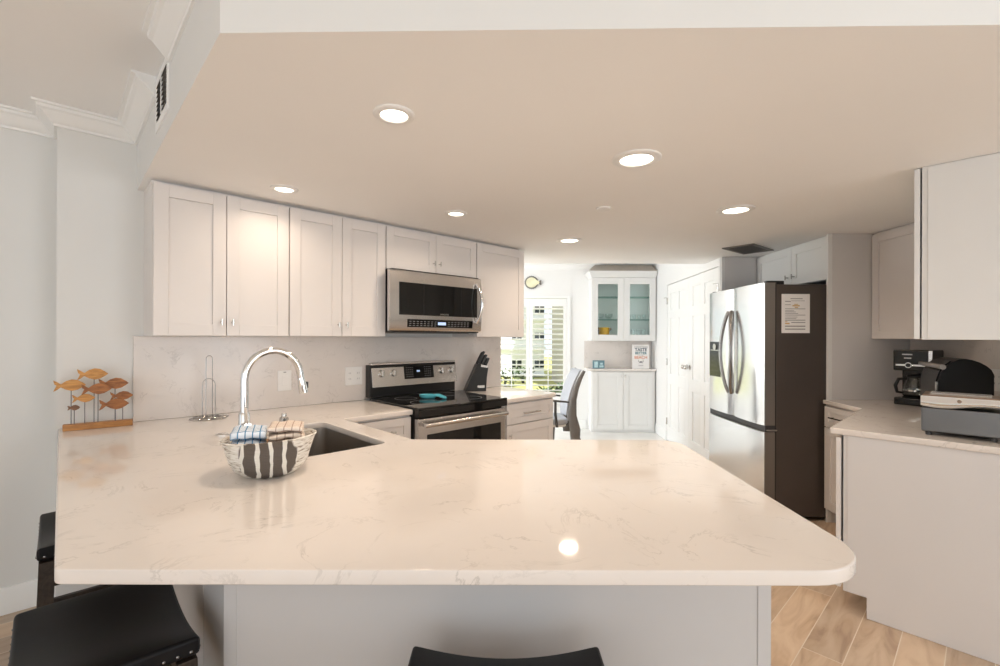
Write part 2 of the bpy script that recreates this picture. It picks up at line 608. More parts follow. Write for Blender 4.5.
class Thing:
    """an Empty at a thing's base; parts are drawn in the absolute coordinates of a frame turned by rot"""
    def __init__(self, name, label, cat, org, rot=0.0, group=None, world=False):
        self.o = bpy.data.objects.new(name, None)
        self.o.empty_display_size = 0.05
        COL.objects.link(self.o)
        c, s = math.cos(rot), math.sin(rot)
        self.org = org
        self.o.location = (c * org[0] - s * org[1], s * org[0] + c * org[1], org[2])
        if world:                      # org is a world place and the parts are drawn about it
            self.o.location = org
            self.org = (0, 0, 0)
        self.o.rotation_euler = (0, 0, rot)
        tag(self.o, label, cat, group)

    def mb(self):
        return MB(self.org)

    def part(self, name, mb, m, parent=None, label=None, **k):
        o = mb.build(name, m, parent if parent is not None else self.o, **k)
        if label:
            o['label'] = label
        return o


def xy(u, w_):
    c, s = math.cos(T), math.sin(T)
    return (c * u - s * w_, s * u + c * w_)


def single(name, mb_fn, org, rot, m, label=None, cat=None, group=None, kind=None, **k):
    """a thing that is one mesh: mb_fn draws into the MB in frame coordinates"""
    mb = MB(org)
    mb_fn(mb)
    o = mb.build(name, m, None, **k)
    c, s = math.cos(rot), math.sin(rot)
    o.location = (c * org[0] - s * org[1], s * org[0] + c * org[1], org[2])
    o.rotation_euler = (0, 0, rot)
    return tag(o, label, cat, group, kind)


def struct(name, mb_fn, m, rot=0.0, parent=None, **k):
    o = single(name, mb_fn, (0, 0, 0), rot, m, kind='structure', **k)
    return o


def round_poly(pts, radii, n=8):
    """round the corners of a polygon"""
    out = []
    k = len(pts)
    for i, (p, r) in enumerate(zip(pts, radii)):
        p = Vector(p)
        if not r:
            out.append(tuple(p))
            continue
        a = (Vector(pts[i - 1]) - p).normalized()
        b = (Vector(pts[(i + 1) % k]) - p).normalized()
        ang = a.angle(b)
        d = r / math.tan(ang / 2)
        c = p + (a + b).normalized() * (r / math.sin(ang / 2))
        s = p + a * d - c
        e = p + b * d - c
        th0, th1 = math.atan2(s.y, s.x), math.atan2(e.y, e.x)
        dt = (th1 - th0 + PI) % (2 * PI) - PI
        for j in range(n + 1):
            t = th0 + dt * j / n
            out.append((c.x + r * math.cos(t), c.y + r * math.sin(t)))
    return out


def slab_with_holes(name, outer, holes, z0, z1, m, bevel=0.004):
    """flat stone slab with rounded arrises and cut-outs, from a filled curve"""
    cu = bpy.data.curves.new(name, 'CURVE')
    cu.dimensions = '2D'
    cu.fill_mode = 'BOTH'
    cu.extrude = (z1 - z0) / 2 - bevel
    cu.bevel_depth = bevel
    cu.bevel_resolution = 2
    cu.offset = -bevel
    for ring in [outer] + holes:
        s = cu.splines.new('POLY')
        s.points.add(len(ring) - 1)
        for p, q in zip(s.points, ring):
            p.co = (q[0], q[1], 0, 1)
        s.use_cyclic_u = True
    tmp = bpy.data.objects.new(name + '_curve', cu)
    COL.objects.link(tmp)
    me = bpy.data.meshes.new_from_object(tmp.evaluated_get(bpy.context.evaluated_depsgraph_get()))
    bpy.data.objects.remove(tmp)
    bpy.data.curves.remove(cu)
    me.name = name
    o = bpy.data.objects.new(name, me)
    COL.objects.link(o)
    o.location.z = (z0 + z1) / 2
    me.materials.clear()
    me.materials.append(M[m])
    for p in me.polygons:
        p.use_smooth = True
    me.set_sharp_from_angle(angle=math.radians(50))
    return o


def text_mesh(name, s, size, m, parent, loc, rot=(PI / 2, 0, 0), bold=0.0, depth=0.0006):
    cu = bpy.data.curves.new(name, 'FONT')
    cu.body = s
    cu.size = size
    cu.align_x = 'CENTER'
    cu.align_y = 'CENTER'
    cu.extrude = depth
    cu.offset = bold
    tmp = bpy.data.objects.new(name + '_text', cu)
    COL.objects.link(tmp)
    me = bpy.data.meshes.new_from_object(tmp.evaluated_get(bpy.context.evaluated_depsgraph_get()))
    bpy.data.objects.remove(tmp)
    bpy.data.curves.remove(cu)
    o = bpy.data.objects.new(name, me)
    COL.objects.link(o)
    me.materials.clear()
    me.materials.append(M[m])
    o.parent = parent
    o.location = loc
    o.rotation_euler = rot
    return o


def copy_tree(o, parent=None):
    c = o.copy()
    COL.objects.link(c)
    if parent is not None:
        c.parent = parent
    for ch in list(o.children):
        copy_tree(ch, c)
    return c


# ------------------------------------------------------------ the room
struct('floor', lambda b: b.prism([(-6, -4.3), (4.2, -4.3), (4.2, 5.55), (-6, 5.55)], -0.1, 0.0), 'floor', smooth=False)
struct('floor_far', lambda b: b.prism([(-3, 5.55), (4.2, 5.55), (4.2, 7.1), (-3, 7.1)], -0.1, 0.0), 'floor2', smooth=False)
CEIL = 2.475
SOF = 2.15
struct('ceiling', lambda b: b.prism([(-6, -4.3), (4.2, -4.3), (4.2, 7.1), (-6, 7.1)], CEIL, CEIL + 0.1), 'ceil_hi', smooth=False)


def soffit(b):
    p = [(-0.723, 1.191), (3.35, 1.106), (3.35, 4.88), (0.006, 4.88), xy(3.0, 3.13), xy(0.305, 3.13)]
    b.prism(p, SOF, CEIL)


so = struct('ceiling_soffit', soffit, ['ceil', 'wall'], smooth=False)
for p in so.data.polygons:
    p.material_index = 0 if p.normal.z < -0.5 else 1

# kitchen wall behind range, and the stepped-back wall left of it
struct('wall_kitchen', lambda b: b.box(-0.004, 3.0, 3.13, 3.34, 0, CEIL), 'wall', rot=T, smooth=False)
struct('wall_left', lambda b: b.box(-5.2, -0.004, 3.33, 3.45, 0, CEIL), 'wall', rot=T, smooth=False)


def far_wall(b):
    x0, x1, z0, z1 = -0.10, 1.02, 0.42, 1.97
    y0, y1 = 6.95, 7.08
    b.box(-2.7, x0, y0, y1, 0, CEIL)
    b.box(x1, 4.2, y0, y1, 0, CEIL)
    b.box(x0, x1, y0, y1, 0, z0)
    b.box(x0, x1, y0, y1, z1, CEIL)


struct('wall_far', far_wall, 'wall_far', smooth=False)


def far_side(b):
    b.box(-2.72, -2.6, 3.2, 3.85, 0, CEIL)
    b.box(-2.72, -2.6, 5.95, 7.08, 0, CEIL)
    b.box(-2.72, -2.6, 3.85, 5.95, 0, 0.5)
    b.box(-2.72, -2.6, 3.85, 5.95, 2.3, CEIL)


struct('wall_far_side', far_side, 'wall_far', smooth=False)
PR = math.atan(0.059)                   # the pantry wall is turned a little
PC, PS = math.cos(-PR), math.sin(-PR)


def pw(along, out):
    """point on the pantry wall: metres along it (from its near end) and out of its face towards the kitchen"""
    return (2.13 + along * math.sin(PR) - out * math.cos(PR), 4.45 + along * math.cos(PR) + out * math.sin(PR))


def pantry_piece(b, a0, a1, z0, z1, o0=-0.11, o1=0.0):
    b.prism([pw(a0, o1), pw(a0, o0), pw(a1, o0), pw(a1, o1)], z0, z1)


def pantry_wall(b):
    pantry_piece(b, 0.045, 0.088, 0, SOF - 0.001)
    pantry_piece(b, 0.088, 1.745, 2.072, SOF - 0.001)
    pantry_piece(b, 1.745, 2.49, 0, SOF - 0.001)
    pantry_piece(b, 0.435, 2.49, SOF - 0.001, CEIL)


struct('wall_pantry', pantry_wall, 'wall_far', smooth=False)
struct('wall_pantry_back', lambda b: pantry_piece(b, 0.045, 2.49, 0, SOF - 0.01, -0.26, -0.2), 'wall_far', smooth=False)
struct('wall_right', lambda b: b.box(3.05, 3.2, 2.78, 4.9, 0, SOF), 'wall', smooth=False)
struct('wall_bar', lambda b: b.box(2.90, 4.16, -0.22, -0.10, 0, SOF), 'wall', rot=T, smooth=False)


def living_right(b):
    b.box(3.9, 4.05, -4.3, -2.4, 0, CEIL)
    b.box(3.9, 4.05, 0.0, 2.72, 0, CEIL)
    b.box(3.9, 4.05, -2.4, 0.0, 0, 0.5)
    b.box(3.9, 4.05, -2.4, 0.0, 2.2, CEIL)


struct('wall_living_right', living_right, 'wall', smooth=False)


def back_wall(b):
    b.box(-6, -3.0, -4.35, -4.2, 0, CEIL)
    b.box(1.8, 4.05, -4.35, -4.2, 0, CEIL)
    b.box(-3.0, 1.8, -4.35, -4.2, 2.4, CEIL)


struct('wall_back', back_wall, 'wall', smooth=False)
dr = struct('door_1', lambda b: (b.box(-3.0, -2.93, -4.32, -4.24, 0, 2.4), b.box(1.73, 1.8, -4.32, -4.24, 0, 2.4),
            b.box(-2.93, 1.73, -4.32, -4.24, 2.33, 2.4), b.box(-2.93, 1.73, -4.32, -4.24, 0.0, 0.05),
            b.box(-0.64, -0.56, -4.32, -4.24, 0.05, 2.33)), 'trim', smooth=False)

# pantry double doors, six panels each
n_door = 2
for (a0, a1, kn) in ((0.092, 0.9145, 0.872), (0.9185, 1.741, 0.962)):
    t = Thing('door_%d' % n_door, None, None, (*pw((a0 + a1) / 2, 0), 0), -PR - PI / 2, world=True)
    n_door += 1
    t.o['kind'] = 'structure'
    b = MB()
    hw = (a1 - a0) / 2
    y0 = 0.004
    st, mid, ra = 0.115, 0.10, 0.11
    rows = ((0.012, 0.20, 0.72), (0.0, 0.86, 1.60), (0.0, 1.70, 1.94))
    zs = [(0.20, 0.76), (0.90, 1.62), (1.73, 1.95)]
    # local x along the wall, -y towards the kitchen
    b.box(-hw, hw, y0 + 0.010, y0 + 0.035, 0.010, 2.066)
    for x0, x1 in ((-hw, -hw + st), (-mid / 2, mid / 2), (hw - st, hw)):
        b.box(x0, x1, y0, y0 + 0.012, 0.010, 2.066)
    for sx in (-1, 1):
        xa, xb = (-hw + st, -mid / 2) if sx < 0 else (mid / 2, hw - st)
        zz = 0.010
        for z0, z1 in zs + [(2.066, 2.066)]:
            b.box(xa, xb, y0, y0 + 0.012, zz, z0)
            zz = z1
        for z0, z1 in zs:
            b.frustum(xa, xb, 0, 1, 0, xa, xb, 0, 1, 0) if False else None
            q = 0.032
            vs = [b.v(xa + q * 0.5, y0 + 0.010, z0 + q * 0.5), b.v(xb - q * 0.5, y0 + 0.010, z0 + q * 0.5), b.v(xb - q * 0.5, y0 + 0.010, z1 - q * 0.5), b.v(xa + q * 0.5, y0 + 0.010, z1 - q * 0.5)]
            vt = [b.v(xa + q * 1.4, y0 + 0.003, z0 + q * 1.4), b.v(xb - q * 1.4, y0 + 0.003, z0 + q * 1.4), b.v(xb - q * 1.4, y0 + 0.003, z1 - q * 1.4), b.v(xa + q * 1.4, y0 + 0.003, z1 - q * 1.4)]
            b.f(vt)
            for i in range(4):
                b.f([vs[i], vs[(i + 1) % 4], vt[(i + 1) % 4], vt[i]])
    slab = t.part('door_slab', b, 'trim', bevel=0.0015, ang=25)
    kx = (a0 + a1) / 2 - kn
    k = MB()
    k.cyl((kx, y0, 1.03), (kx, y0 - 0.008, 1.03), 0.028, n=20)
    k.cyl((kx, y0 - 0.006, 1.03), (kx, y0 - 0.045, 1.03), 0.010, n=14)
    k.sphere((kx, y0 - 0.052, 1.03), 0.026, 1, 0.8, 1)
    t.part('door_knob', k, 'nickel')
    hx = hw + 0.001 if a0 < 0.5 else -hw - 0.001
    for hz in (0.26, 1.05, 1.86):
        h = MB()
        h.cyl((hx, y0 - 0.006, hz - 0.045), (hx, y0 - 0.006, hz + 0.045), 0.007, n=10)
        h.box(hx - 0.014, hx + 0.014, y0 - 0.003, y0 + 0.002, hz - 0.044, hz + 0.044)
        if hz > 1.5:
            sg = 1 if hx > 0 else 1
            sg = -1 if hx < 0 else 1
            h.cyl((hx, y0 - 0.008, hz + 0.045), (hx + sg * (0.055 if hx < 0 else -0.055), y0 - 0.03, hz + 0.045), 0.004, n=8)
        t.part('hinge', h, 'nickel')


# crown mouldings and baseboards: a profile swept along a line, mitred at corners
CROWN = [(0.0, -0.085), (0.012, -0.085), (0.014, -0.074), (0.024, -0.068), (0.040, -0.050), (0.058, -0.030), (0.070, -0.024), (0.074, -0.012), (0.088, -0.010), (0.088, 0.0), (0.0, 0.0)]


def sweep(b, path, prof, z):
    """path in xy, the profile's first coordinate goes to the left of travel"""
    pts = [Vector(p) for p in path]
    rings = []
    for i, p in enumerate(pts):
        d0 = (pts[i] - pts[i - 1]).normalized() if i else None
        d1 = (pts[i + 1] - pts[i]).normalized() if i < len(pts) - 1 else None
        d0 = d0 or d1
        d1 = d1 or d0
        n0, n1 = Vector((-d0.y, d0.x)), Vector((-d1.y, d1.x))
        m = (n0 + n1)
        m = m / (m.length_squared / 2) if m.length > 1e-4 else n0
        m = m.normalized() / max(0.2, m.normalized().dot(n0))
        rings.append([b.v(p.x + m.x * a, p.y + m.y * a, z + h) for a, h in prof])
    k = len(prof)
    for A, B in zip(rings, rings[1:]):
        for j in range(k):
            b.f([A[j], A[(j + 1) % k], B[(j + 1) % k], B[j]])
    b.f(rings[0][::-1]); b.f(rings[-1])


CZ = CEIL - 0.0005
struct('trim_1', lambda b: sweep(b, [xy(0.305, 2.44), xy(0.305, 3.13), xy(-0.004, 3.13), xy(-0.004, 3.33), xy(-5.0, 3.33)][::-1],
       [(-a, h) for a, h in CROWN], CZ), 'trim', ang=20)
struct('trim_2', lambda b: sweep(b, [xy(0.305, 2.10), xy(0.305, 1.36 + 0.003), (3.35, 1.106 + 0.0)],
       [(-a, h) for a, h in CROWN], CZ), 'trim', ang=20)
struct('trim_3', lambda b: sweep(b, [(-2.59, 6.95), (2.27, 6.95)], [(-a, h * 1.15) for a, h in CROWN], CZ), 'trim', ang=20)
BASE = [(0, 0), (0.016, 0), (0.016, 0.115), (0.010, 0.13), (0, 0.13)]
struct('baseboard_left', lambda b: sweep(b, [xy(-5.0, 3.33), xy(-0.004, 3.33)], [(-a, h) for a, h in BASE], 0.001), 'trim')
struct('baseboard_far', lambda b: sweep(b, [(-2.59, 6.95), (1.29, 6.95)], [(-a, h) for a, h in BASE], 0.001), 'trim')
struct('baseboard_pantry', lambda b: sweep(b, [pw(1.75, 0), pw(2.235, 0)], [(a, h) for a, h in BASE], 0.001), 'trim')

# ------------------------------------------------------------ window with plantation shutters, and what lies outside
win = Thing('window_1', None, None, (0.46, 6.95, 0.42))
win.o['kind'] = 'structure'
b = win.mb()
b.box(-0.16, -0.08, 6.925, 7.0, 0.37, 2.03)
b.box(1.0, 1.055, 6.925, 7.0, 0.37, 1.985)
b.box(-0.08, 1.0, 6.925, 7.0, 1.955, 1.985)
b.box(-0.08, 1.0, 6.90, 7.0, 0.37, 0.43)
win.part('window_frame', b, 'trim', bevel=0.003)
b = win.mb()
b.box(-0.10, 1.02, 7.055, 7.06, 0.42, 1.97)
win.part('window_pane', b, 'glass', smooth=False)
for k, (x0, x1) in enumerate(((-0.078, 0.437), (0.443, 0.998))):
    lx0, lx1 = ((-0.045, 0.392), (0.490, 0.948))[k]
    t = Thing('plantation_shutter', ('white louvred shutter partly hidden behind the kitchen wall corner',
              'white louvred shutter standing whole in the window beside the desk chair')[k], 'shutter',
              ((x0 + x1) / 2, 6.945, 0.44), 0, 'plantation shutters in the far window')
    b = t.mb()
    b.box(x0, lx0, 6.93, 6.96, 0.435, 1.95)
    b.box(lx1, x1, 6.93, 6.96, 0.435, 1.95)
    b.box(lx0, lx1, 6.93, 6.96, 1.835, 1.95)
    b.box(lx0, lx1, 6.93, 6.96, 0.435, 0.54)
    t.part('shutter_frame', b, 'trim', bevel=0.003)
    b = t.mb()
    z = 0.575
    while z < 1.82:
        cx = 6.945
        a = math.radians(-16)
        prof = [(cx + math.cos(a) * q * 0.041, z + math.sin(a) * q * 0.041 + s * 0.0075 * math.sqrt(max(0, 1 - q * q)))
                for q, s in [(-1, 0), (-0.6, 1), (0, 1), (0.6, 1), (1, 0), (0.6, -1), (0, -1), (-0.6, -1)]]
        b.slab_yz(prof, lx0 + 0.002, lx1 - 0.002)
        z += 0.0765
    t.part('louvers', b, 'trim', ang=50)
    b = t.mb()
    xm = (lx0 + lx1) / 2
    b.box(xm - 0.006, xm + 0.006, 6.893, 6.903, 0.56, 1.80)
    t.part('tilt_rod', b, 'trim', bevel=0.002)

GZ = -2.4
struct('ground', lambda b: b.box(-60, 60, 7.6, 90, GZ - 0.1, GZ), 'lawn', smooth=False)


def apartment(x0, x1, y, z1, label, m, floors, xs):
    t = Thing('apartment_building', label, 'building', ((x0 + x1) / 2, y, GZ))
    b = t.mb()
    b.box(x0, x1, y, y + 8, GZ, z1)
    for k in range(floors + 1):
        zz = GZ + 0.2 + k * 2.6
        b.box(x0 - 0.1, x1 + 0.1, y - 0.5, y, zz - 0.1, zz + 0.1)
    t.part('wall', b, m, smooth=False)
    for k in range(floors):
        for xx in xs:
            zz = GZ + 0.9 + k * 2.6
            q = t.mb()
            q.box(xx, xx + 0.40, y - 0.04, y + 0.02, zz, zz + 0.7)
            t.part('window', q, 'pane', smooth=False)


apartment(-6, 4.2, 44, 16, 'white apartment block far outside the shutters with small dark windows', 'facade', 5, (-3.4, 1.1, 1.65, 3.3, 3.8))
apartment(4.6, 9, 33, 14, 'beige nearer apartment block seen through the right half of the shutters', 'facade2', 5, (6.2, 6.8))


def shrub(loc, r, h, label, seed):
    rnd = random.Random(seed)
    t = Thing('garden_shrub', label, 'shrub', (*loc, GZ), 0, 'shrubs on the lawn')
    b = t.mb()
    b.cyl((*loc, GZ), (*loc, GZ + h * 0.6), 0.12, 0.06, n=8)
    t.part('trunk', b, 'espresso')
    b = t.mb()
    for i in range(150):
        a, q = rnd.uniform(0, 2 * PI), math.sqrt(rnd.random()) * r
        z = GZ + 0.15 + rnd.random() * h
        p = Vector((loc[0] + q * math.cos(a), loc[1] + q * math.sin(a), z))
        d = Vector((rnd.uniform(-1, 1), rnd.uniform(-1, 1), rnd.uniform(-0.1, 0.7))).normalized() * rnd.uniform(0.25, 0.5)
        e = d.cross(Vector((0, 0, 1))).normalized() * 0.12
        vs = [b.v(*p), b.v(*(p + d * 0.5 + e)), b.v(*(p + d)), b.v(*(p + d * 0.5 - e))]
        b.f(vs)
    t.part('foliage', b, 'leaf', smooth=False)


for i, (x, y, r, h, l) in enumerate(((0.4, 35, 0.8, 1.3, 'dark palm-like shrub on the lawn outside, leftmost through the shutters'),
                                     (1.9, 38, 0.9, 1.0, 'low dark shrub on the lawn, in front of the white apartment block'),
                                     (2.9, 27, 0.6, 0.6, 'dark shrub on the lawn between the white and the beige block'),
                                     (4.4, 29, 0.8, 0.5, 'low shrub on the lawn in front of the beige apartment block'))):
    shrub((x, y), r, h, l, i + 3)

# ------------------------------------------------------------ ceiling fixtures
LIGHTS = [(-0.373, 1.62, 0.072, 'small round downlight nearest the soffit front, over the sink end', 1.0),
          (0.592, 2.016, 0.104, 'largest-looking white-rimmed downlight, in mid ceiling over the peninsula', 1.0),
          (-1.139, 2.44, 0.068, 'small downlight above the leftmost pair of upper cabinets', 0.42),
          (-0.279, 2.911, 0.070, 'small downlight in front of the cabinet over the microwave', 0.75),
          (0.554, 3.707, 0.100, 'farthest downlight, towards the glass-fronted hutch', 1.0),
          (1.428, 2.811, 0.106, 'wide downlight in front of the refrigerator and the ceiling grille', 1.0)]
for x, y, r, lab, pw_ in LIGHTS:
    t = Thing('recessed_downlight', lab, 'ceiling light', (x, y, SOF), 0, 'recessed downlights in the kitchen soffit')
    b = t.mb()
    ri = r * 0.70
    b.lathe([(r, -0.0005), (r, -0.004), (r * 0.97, -0.0065), (ri, -0.010), (ri - 0.003, -0.008), (ri - 0.003, -0.0005), (r, -0.0005)], (x, y, SOF), 40)
    t.part('trim_ring', b, 'white', ang=60)
    b = t.mb()
    b.lathe([(0, -0.0055), (ri * 0.6, -0.0055), (ri - 0.0035, -0.004), (ri - 0.0035, -0.0006), (0, -0.0006)], (x, y, SOF), 32)
    t.part('lens', b, 'lens', label='glowing round lens')
    d = bpy.data.lights.new('downlight_lamp', 'AREA')
    d.shape = 'DISK'
    d.size = ri * 1.9
    d.energy = LAMP_W * pw_
    d.color = LAMP_COL
    d.spread = math.radians(155)
    o = bpy.data.objects.new('downlight_lamp', d)
    COL.objects.link(o)
    o.parent = t.o
    o.location = (0, 0, -0.014)

single('sprinkler_cover', lambda b: b.lathe([(0.045, -0.0005), (0.045, -0.006), (0.040, -0.010), (0, -0.010), (0, -0.0005)], (0.621, 2.788, SOF), 28),
       (0.621, 2.788, SOF), 0, 'white', 'flat white sprinkler cover disc in mid ceiling between the downlights', 'sprinkler')


t = Thing('ceiling_vent', 'dark rectangular air grille in the ceiling before the refrigerator', 'vent', (2.167, 4.048, SOF), math.radians(39.5), world=True)
b = MB()
hx, hy = 0.215, 0.13
b.box(-hx, hx, -hy, -hy + 0.025, -0.009, -0.0005)
b.box(-hx, hx, hy - 0.025, hy, -0.009, -0.0005)
b.box(-hx, -hx + 0.025, -hy + 0.025, hy - 0.025, -0.009, -0.0005)
b.box(hx - 0.025, hx, -hy + 0.025, hy - 0.025, -0.009, -0.0005)
t.part('vent_frame', b, 'vent_grey', bevel=0.002, label='grey metal frame')
b = MB()
b.box(-hx + 0.025, hx - 0.025, -hy + 0.025, hy - 0.025, -0.0035, -0.0006)
t.part('backing', b, 'dark', smooth=False)
b = MB()
yy = -hy + 0.035
while yy < hy - 0.03:
    b.box(-hx + 0.025, hx - 0.025, yy, yy + 0.006, -0.008, -0.0036)
    yy += 0.020
t.part('slats', b, 'vent_grey', smooth=False)

# wall register on the soffit's left face: frame coordinates u (out of face = -u), w along, z up
t = Thing('wall_vent', 'small white louvred air register high on the soffit side, in the crown gap', 'vent', (0.305, 2.27, 2.33), T)
b = t.mb()
w0, w1, z0, z1 = 2.125, 2.425, 2.225, 2.445
b.box(0.297, 0.3045, w0, w0 + 0.028, z0, z1)
b.box(0.297, 0.3045, w1 - 0.028, w1, z0, z1)
b.box(0.297, 0.3045, w0 + 0.028, w1 - 0.028, z0, z0 + 0.035)
b.box(0.297, 0.3045, w0 + 0.028, w1 - 0.028, z1 - 0.028, z1)
b.box(0.294, 0.3045, 2.268, 2.276, z0 + 0.03, z1 - 0.02)
t.part('vent_frame', b, 'trim', bevel=0.002)
b = t.mb()
b.box(0.3025, 0.3046, w0 + 0.028, w1 - 0.028, z0 + 0.035, z1 - 0.028)
t.part('backing', b, 'dark', smooth=False)
b = t.mb()
zz = z0 + 0.045
while zz < z1 - 0.035:
    b.slab_xz([(0.296, zz), (0.303, zz + 0.006), (0.303, zz + 0.008), (0.296, zz + 0.002)], w0 + 0.028, w1 - 0.028)
    zz += 0.019
t.part('slats', b, 'vent_grey', smooth=False, label='dark slats')


# ------------------------------------------------------------ cabinet hardware
def tknob(b, x, z, yf, h=0.034, r=0.0042):
    """small T-bar knob standing on a front at y = yf, facing -y, bar upright"""
    b.cyl((x, yf, z), (x, yf - 0.026, z), 0.0045, n=10)
    b.cyl((x, yf - 0.026, z - h / 2), (x, yf - 0.026, z + h / 2), r, n=10)


def barpull(b, x, z, yf, L=0.13, r=0.0048, vertical=False):
    for s in (-1, 1):
        p = (x, yf, z + s * L * 0.38) if vertical else (x + s * L * 0.38, yf, z)
        b.cyl(p, (p[0], yf - 0.028, p[2]), r, n=10)
    if vertical:
        b.cyl((x, yf - 0.028, z - L / 2), (x, yf - 0.028, z + L / 2), r * 1.1, n=10)
    else:
        b.cyl((x - L / 2, yf - 0.028, z), (x + L / 2, yf - 0.028, z), r * 1.1, n=10)


# ------------------------------------------------------------ left run: upper cabinets (frame T: x = u, y = w, fronts face -y)
FW = 2.81
UPPERS = [(0.335, 0.979, 1.37, [(0.338, 0.6535, 'R'), (0.657, 0.976, 'L')], 'two-door white upper cabinet at the left end above the paper towel holder'),
          (0.979, 1.612, 1.37, [(0.983, 1.300, 'R'), (1.3035, 1.609, 'L')], 'two-door white upper cabinet between the leftmost pair and the microwave'),
          (1.612, 2.425, 1.835, [(1.617, 2.026, 'R'), (2.0295, 2.421, 'L')], 'short two-door white cabinet directly over the microwave'),
          (2.425, 2.979, 1.37, [(2.429, 2.976, '')], 'single-door white upper cabinet right of the microwave at the wall end')]
for x0, x1, zb, doors, lab in UPPERS:
    t = Thing('upper_cabinet', lab, 'cabinet', ((x0 + x1) / 2, 3.129, zb), T, 'upper cabinets over the range wall')
    b = t.mb()
    b.box(x0 + 0.0005, x1 - 0.0005, FW + 0.0225, 3.129, zb, SOF - 0.026)
    t.part('cabinet_body', b, 'cab', bevel=0.0015)
    b = t.mb()
    b.box(x0 + 0.0005, x1 - 0.0005, FW + 0.060, 3.129, SOF - 0.026, SOF - 0.001)
    t.part('top_filler', b, 'cab', smooth=False)
    for d0, d1, side in doors:
        b = t.mb()
        b.shaker(d0, d1, zb + 0.003, SOF - 0.024, FW, rail=0.062 if zb < 1.5 else 0.058)
        dro = t.part('door', b, 'cab', bevel=0.0014)
        if side:
            kx = d1 - 0.025 if side == 'R' else d0 + 0.025
            b = t.mb()
            tknob(b, kx, zb + 0.075, FW)
            t.part('knob', b, 'nickel', parent=dro)

# backsplash slabs
single('backsplash', lambda b: b.box(0.29, 2.985, 3.11, 3.1292, 0.915, 1.3695), (1.6, 3.11, 0.915), T, 'splash',
       'veined pale quartz backsplash slab behind the range and sink counter', 'backsplash', bevel=0.0015)
single('backsplash', lambda b: b.box(3.038, 3.0495, 2.79, 3.43, 0.915, 1.3695), (3.045, 3.1, 0.915), 0, 'splash',
       'pale quartz backsplash slab behind the coffee maker and toaster oven', 'backsplash', bevel=0.0015)

# ------------------------------------------------------------ countertops
P_FL = (-0.867, 0.902)
outer = [P_FL, (0.772, 0.906), (0.790, 2.070), xy(1.146, 1.76), xy(1.146, 2.462), xy(1.6115, 2.472), xy(1.6115, 3.108), xy(0.002, 3.128)]
ct = slab_with_holes('peninsula_countertop', round_poly(outer, [0.03, 0.15, 0.10, 0.02, 0.02, 0.006, 0, 0.0], 10),
                     [round_poly([xy(0.60, 1.775), xy(1.03, 1.775), xy(1.03, 2.447), xy(0.60, 2.447)][::-1], [0.04] * 4, 6)], 0.884, 0.914, 'quartz')
tag(ct, 'pale veined quartz worktop wrapping the sink and the whole front peninsula', 'countertop')
ct2 = slab_with_holes('range_side_countertop', round_poly([xy(2.389, 2.425), xy(2.99, 2.425), xy(2.99, 3.108), xy(2.398, 3.108)], [0.004, 0.05, 0.01, 0], 8), [], 0.884, 0.914, 'quartz')
tag(ct2, 'short quartz worktop right of the range carrying the knife block', 'countertop')
ct3 = slab_with_holes('bar_countertop', round_poly([(1.686, 2.366), xy(2.850, -0.098), xy(4.05, -0.098), (3.036, 2.79), (3.036, 3.440), (2.40, 3.440), (2.36, 3.02)],
                                                    [0.012, 0.004, 0, 0, 0, 0.003, 0.01], 6), [], 0.884, 0.914, 'quartz')
tag(ct3, 'angled quartz worktop at the right carrying the coffee maker and toaster', 'countertop')

# ------------------------------------------------------------ base cabinets, left run
ZT = 0.8835
t = Thing('base_cabinet', 'white base cabinet with one drawer left of the range', 'cabinet', (1.4, 3.1, 0), T)
b = t.mb()
b.box(1.17, 1.6105, 2.51, 3.10, 0.10, ZT)
b.box(1.17, 1.6105, 2.58, 3.10, 0.0, 0.10)
t.part('cabinet_body', b, 'cab', bevel=0.0015)
b = t.mb()
b.shaker(1.262, 1.606, 0.715, 0.868, 2.488, rail=0.05)
dr_ = t.part('drawer', b, 'cab', bevel=0.0014)
b = t.mb(); barpull(b, 1.42, 0.79, 2.488); t.part('handle', b, 'nickel', parent=dr_)
b = t.mb()
b.shaker(1.262, 1.606, 0.115, 0.708, 2.488)
t.part('door', b, 'cab', bevel=0.0014)

t = Thing('sink_cabinet', 'white base cabinet carrying the undermount sink behind the bowl', 'cabinet', (0.7, 2.2, 0), T)
b = t.mb()
b.box(0.33, 0.58, 1.705, 3.10, 0.10, ZT)
b.box(1.05, 1.115, 1.72, 2.505, 0.10, ZT)
b.box(0.58, 1.05, 1.705, 1.755, 0.10, ZT)
b.box(0.58, 1.165, 2.51, 3.10, 0.10, ZT)
b.box(0.58, 1.05, 1.755, 2.51, 0.10, 0.60)
b.box(0.35, 1.04, 1.70, 3.10, 0.0, 0.10)
t.part('cabinet_body', b, 'cab', smooth=False)
b = t.mb()
b.box(0.3153, 0.3295, 1.603, 3.10, 0.0, ZT)
t.part('side_panel', b, 'panel', smooth=False)
for k, (y0, y1) in enumerate(((1.735, 2.105), (2.11, 2.50))):
    b = t.mb()
    b.box(1.1155, 1.1345, y0, y1, 0.115, 0.87)
    b.box(1.1345, 1.137, y0 + 0.06, y1 - 0.06, 0.175, 0.81)
    t.part('door', b, 'cab', bevel=0.0015)

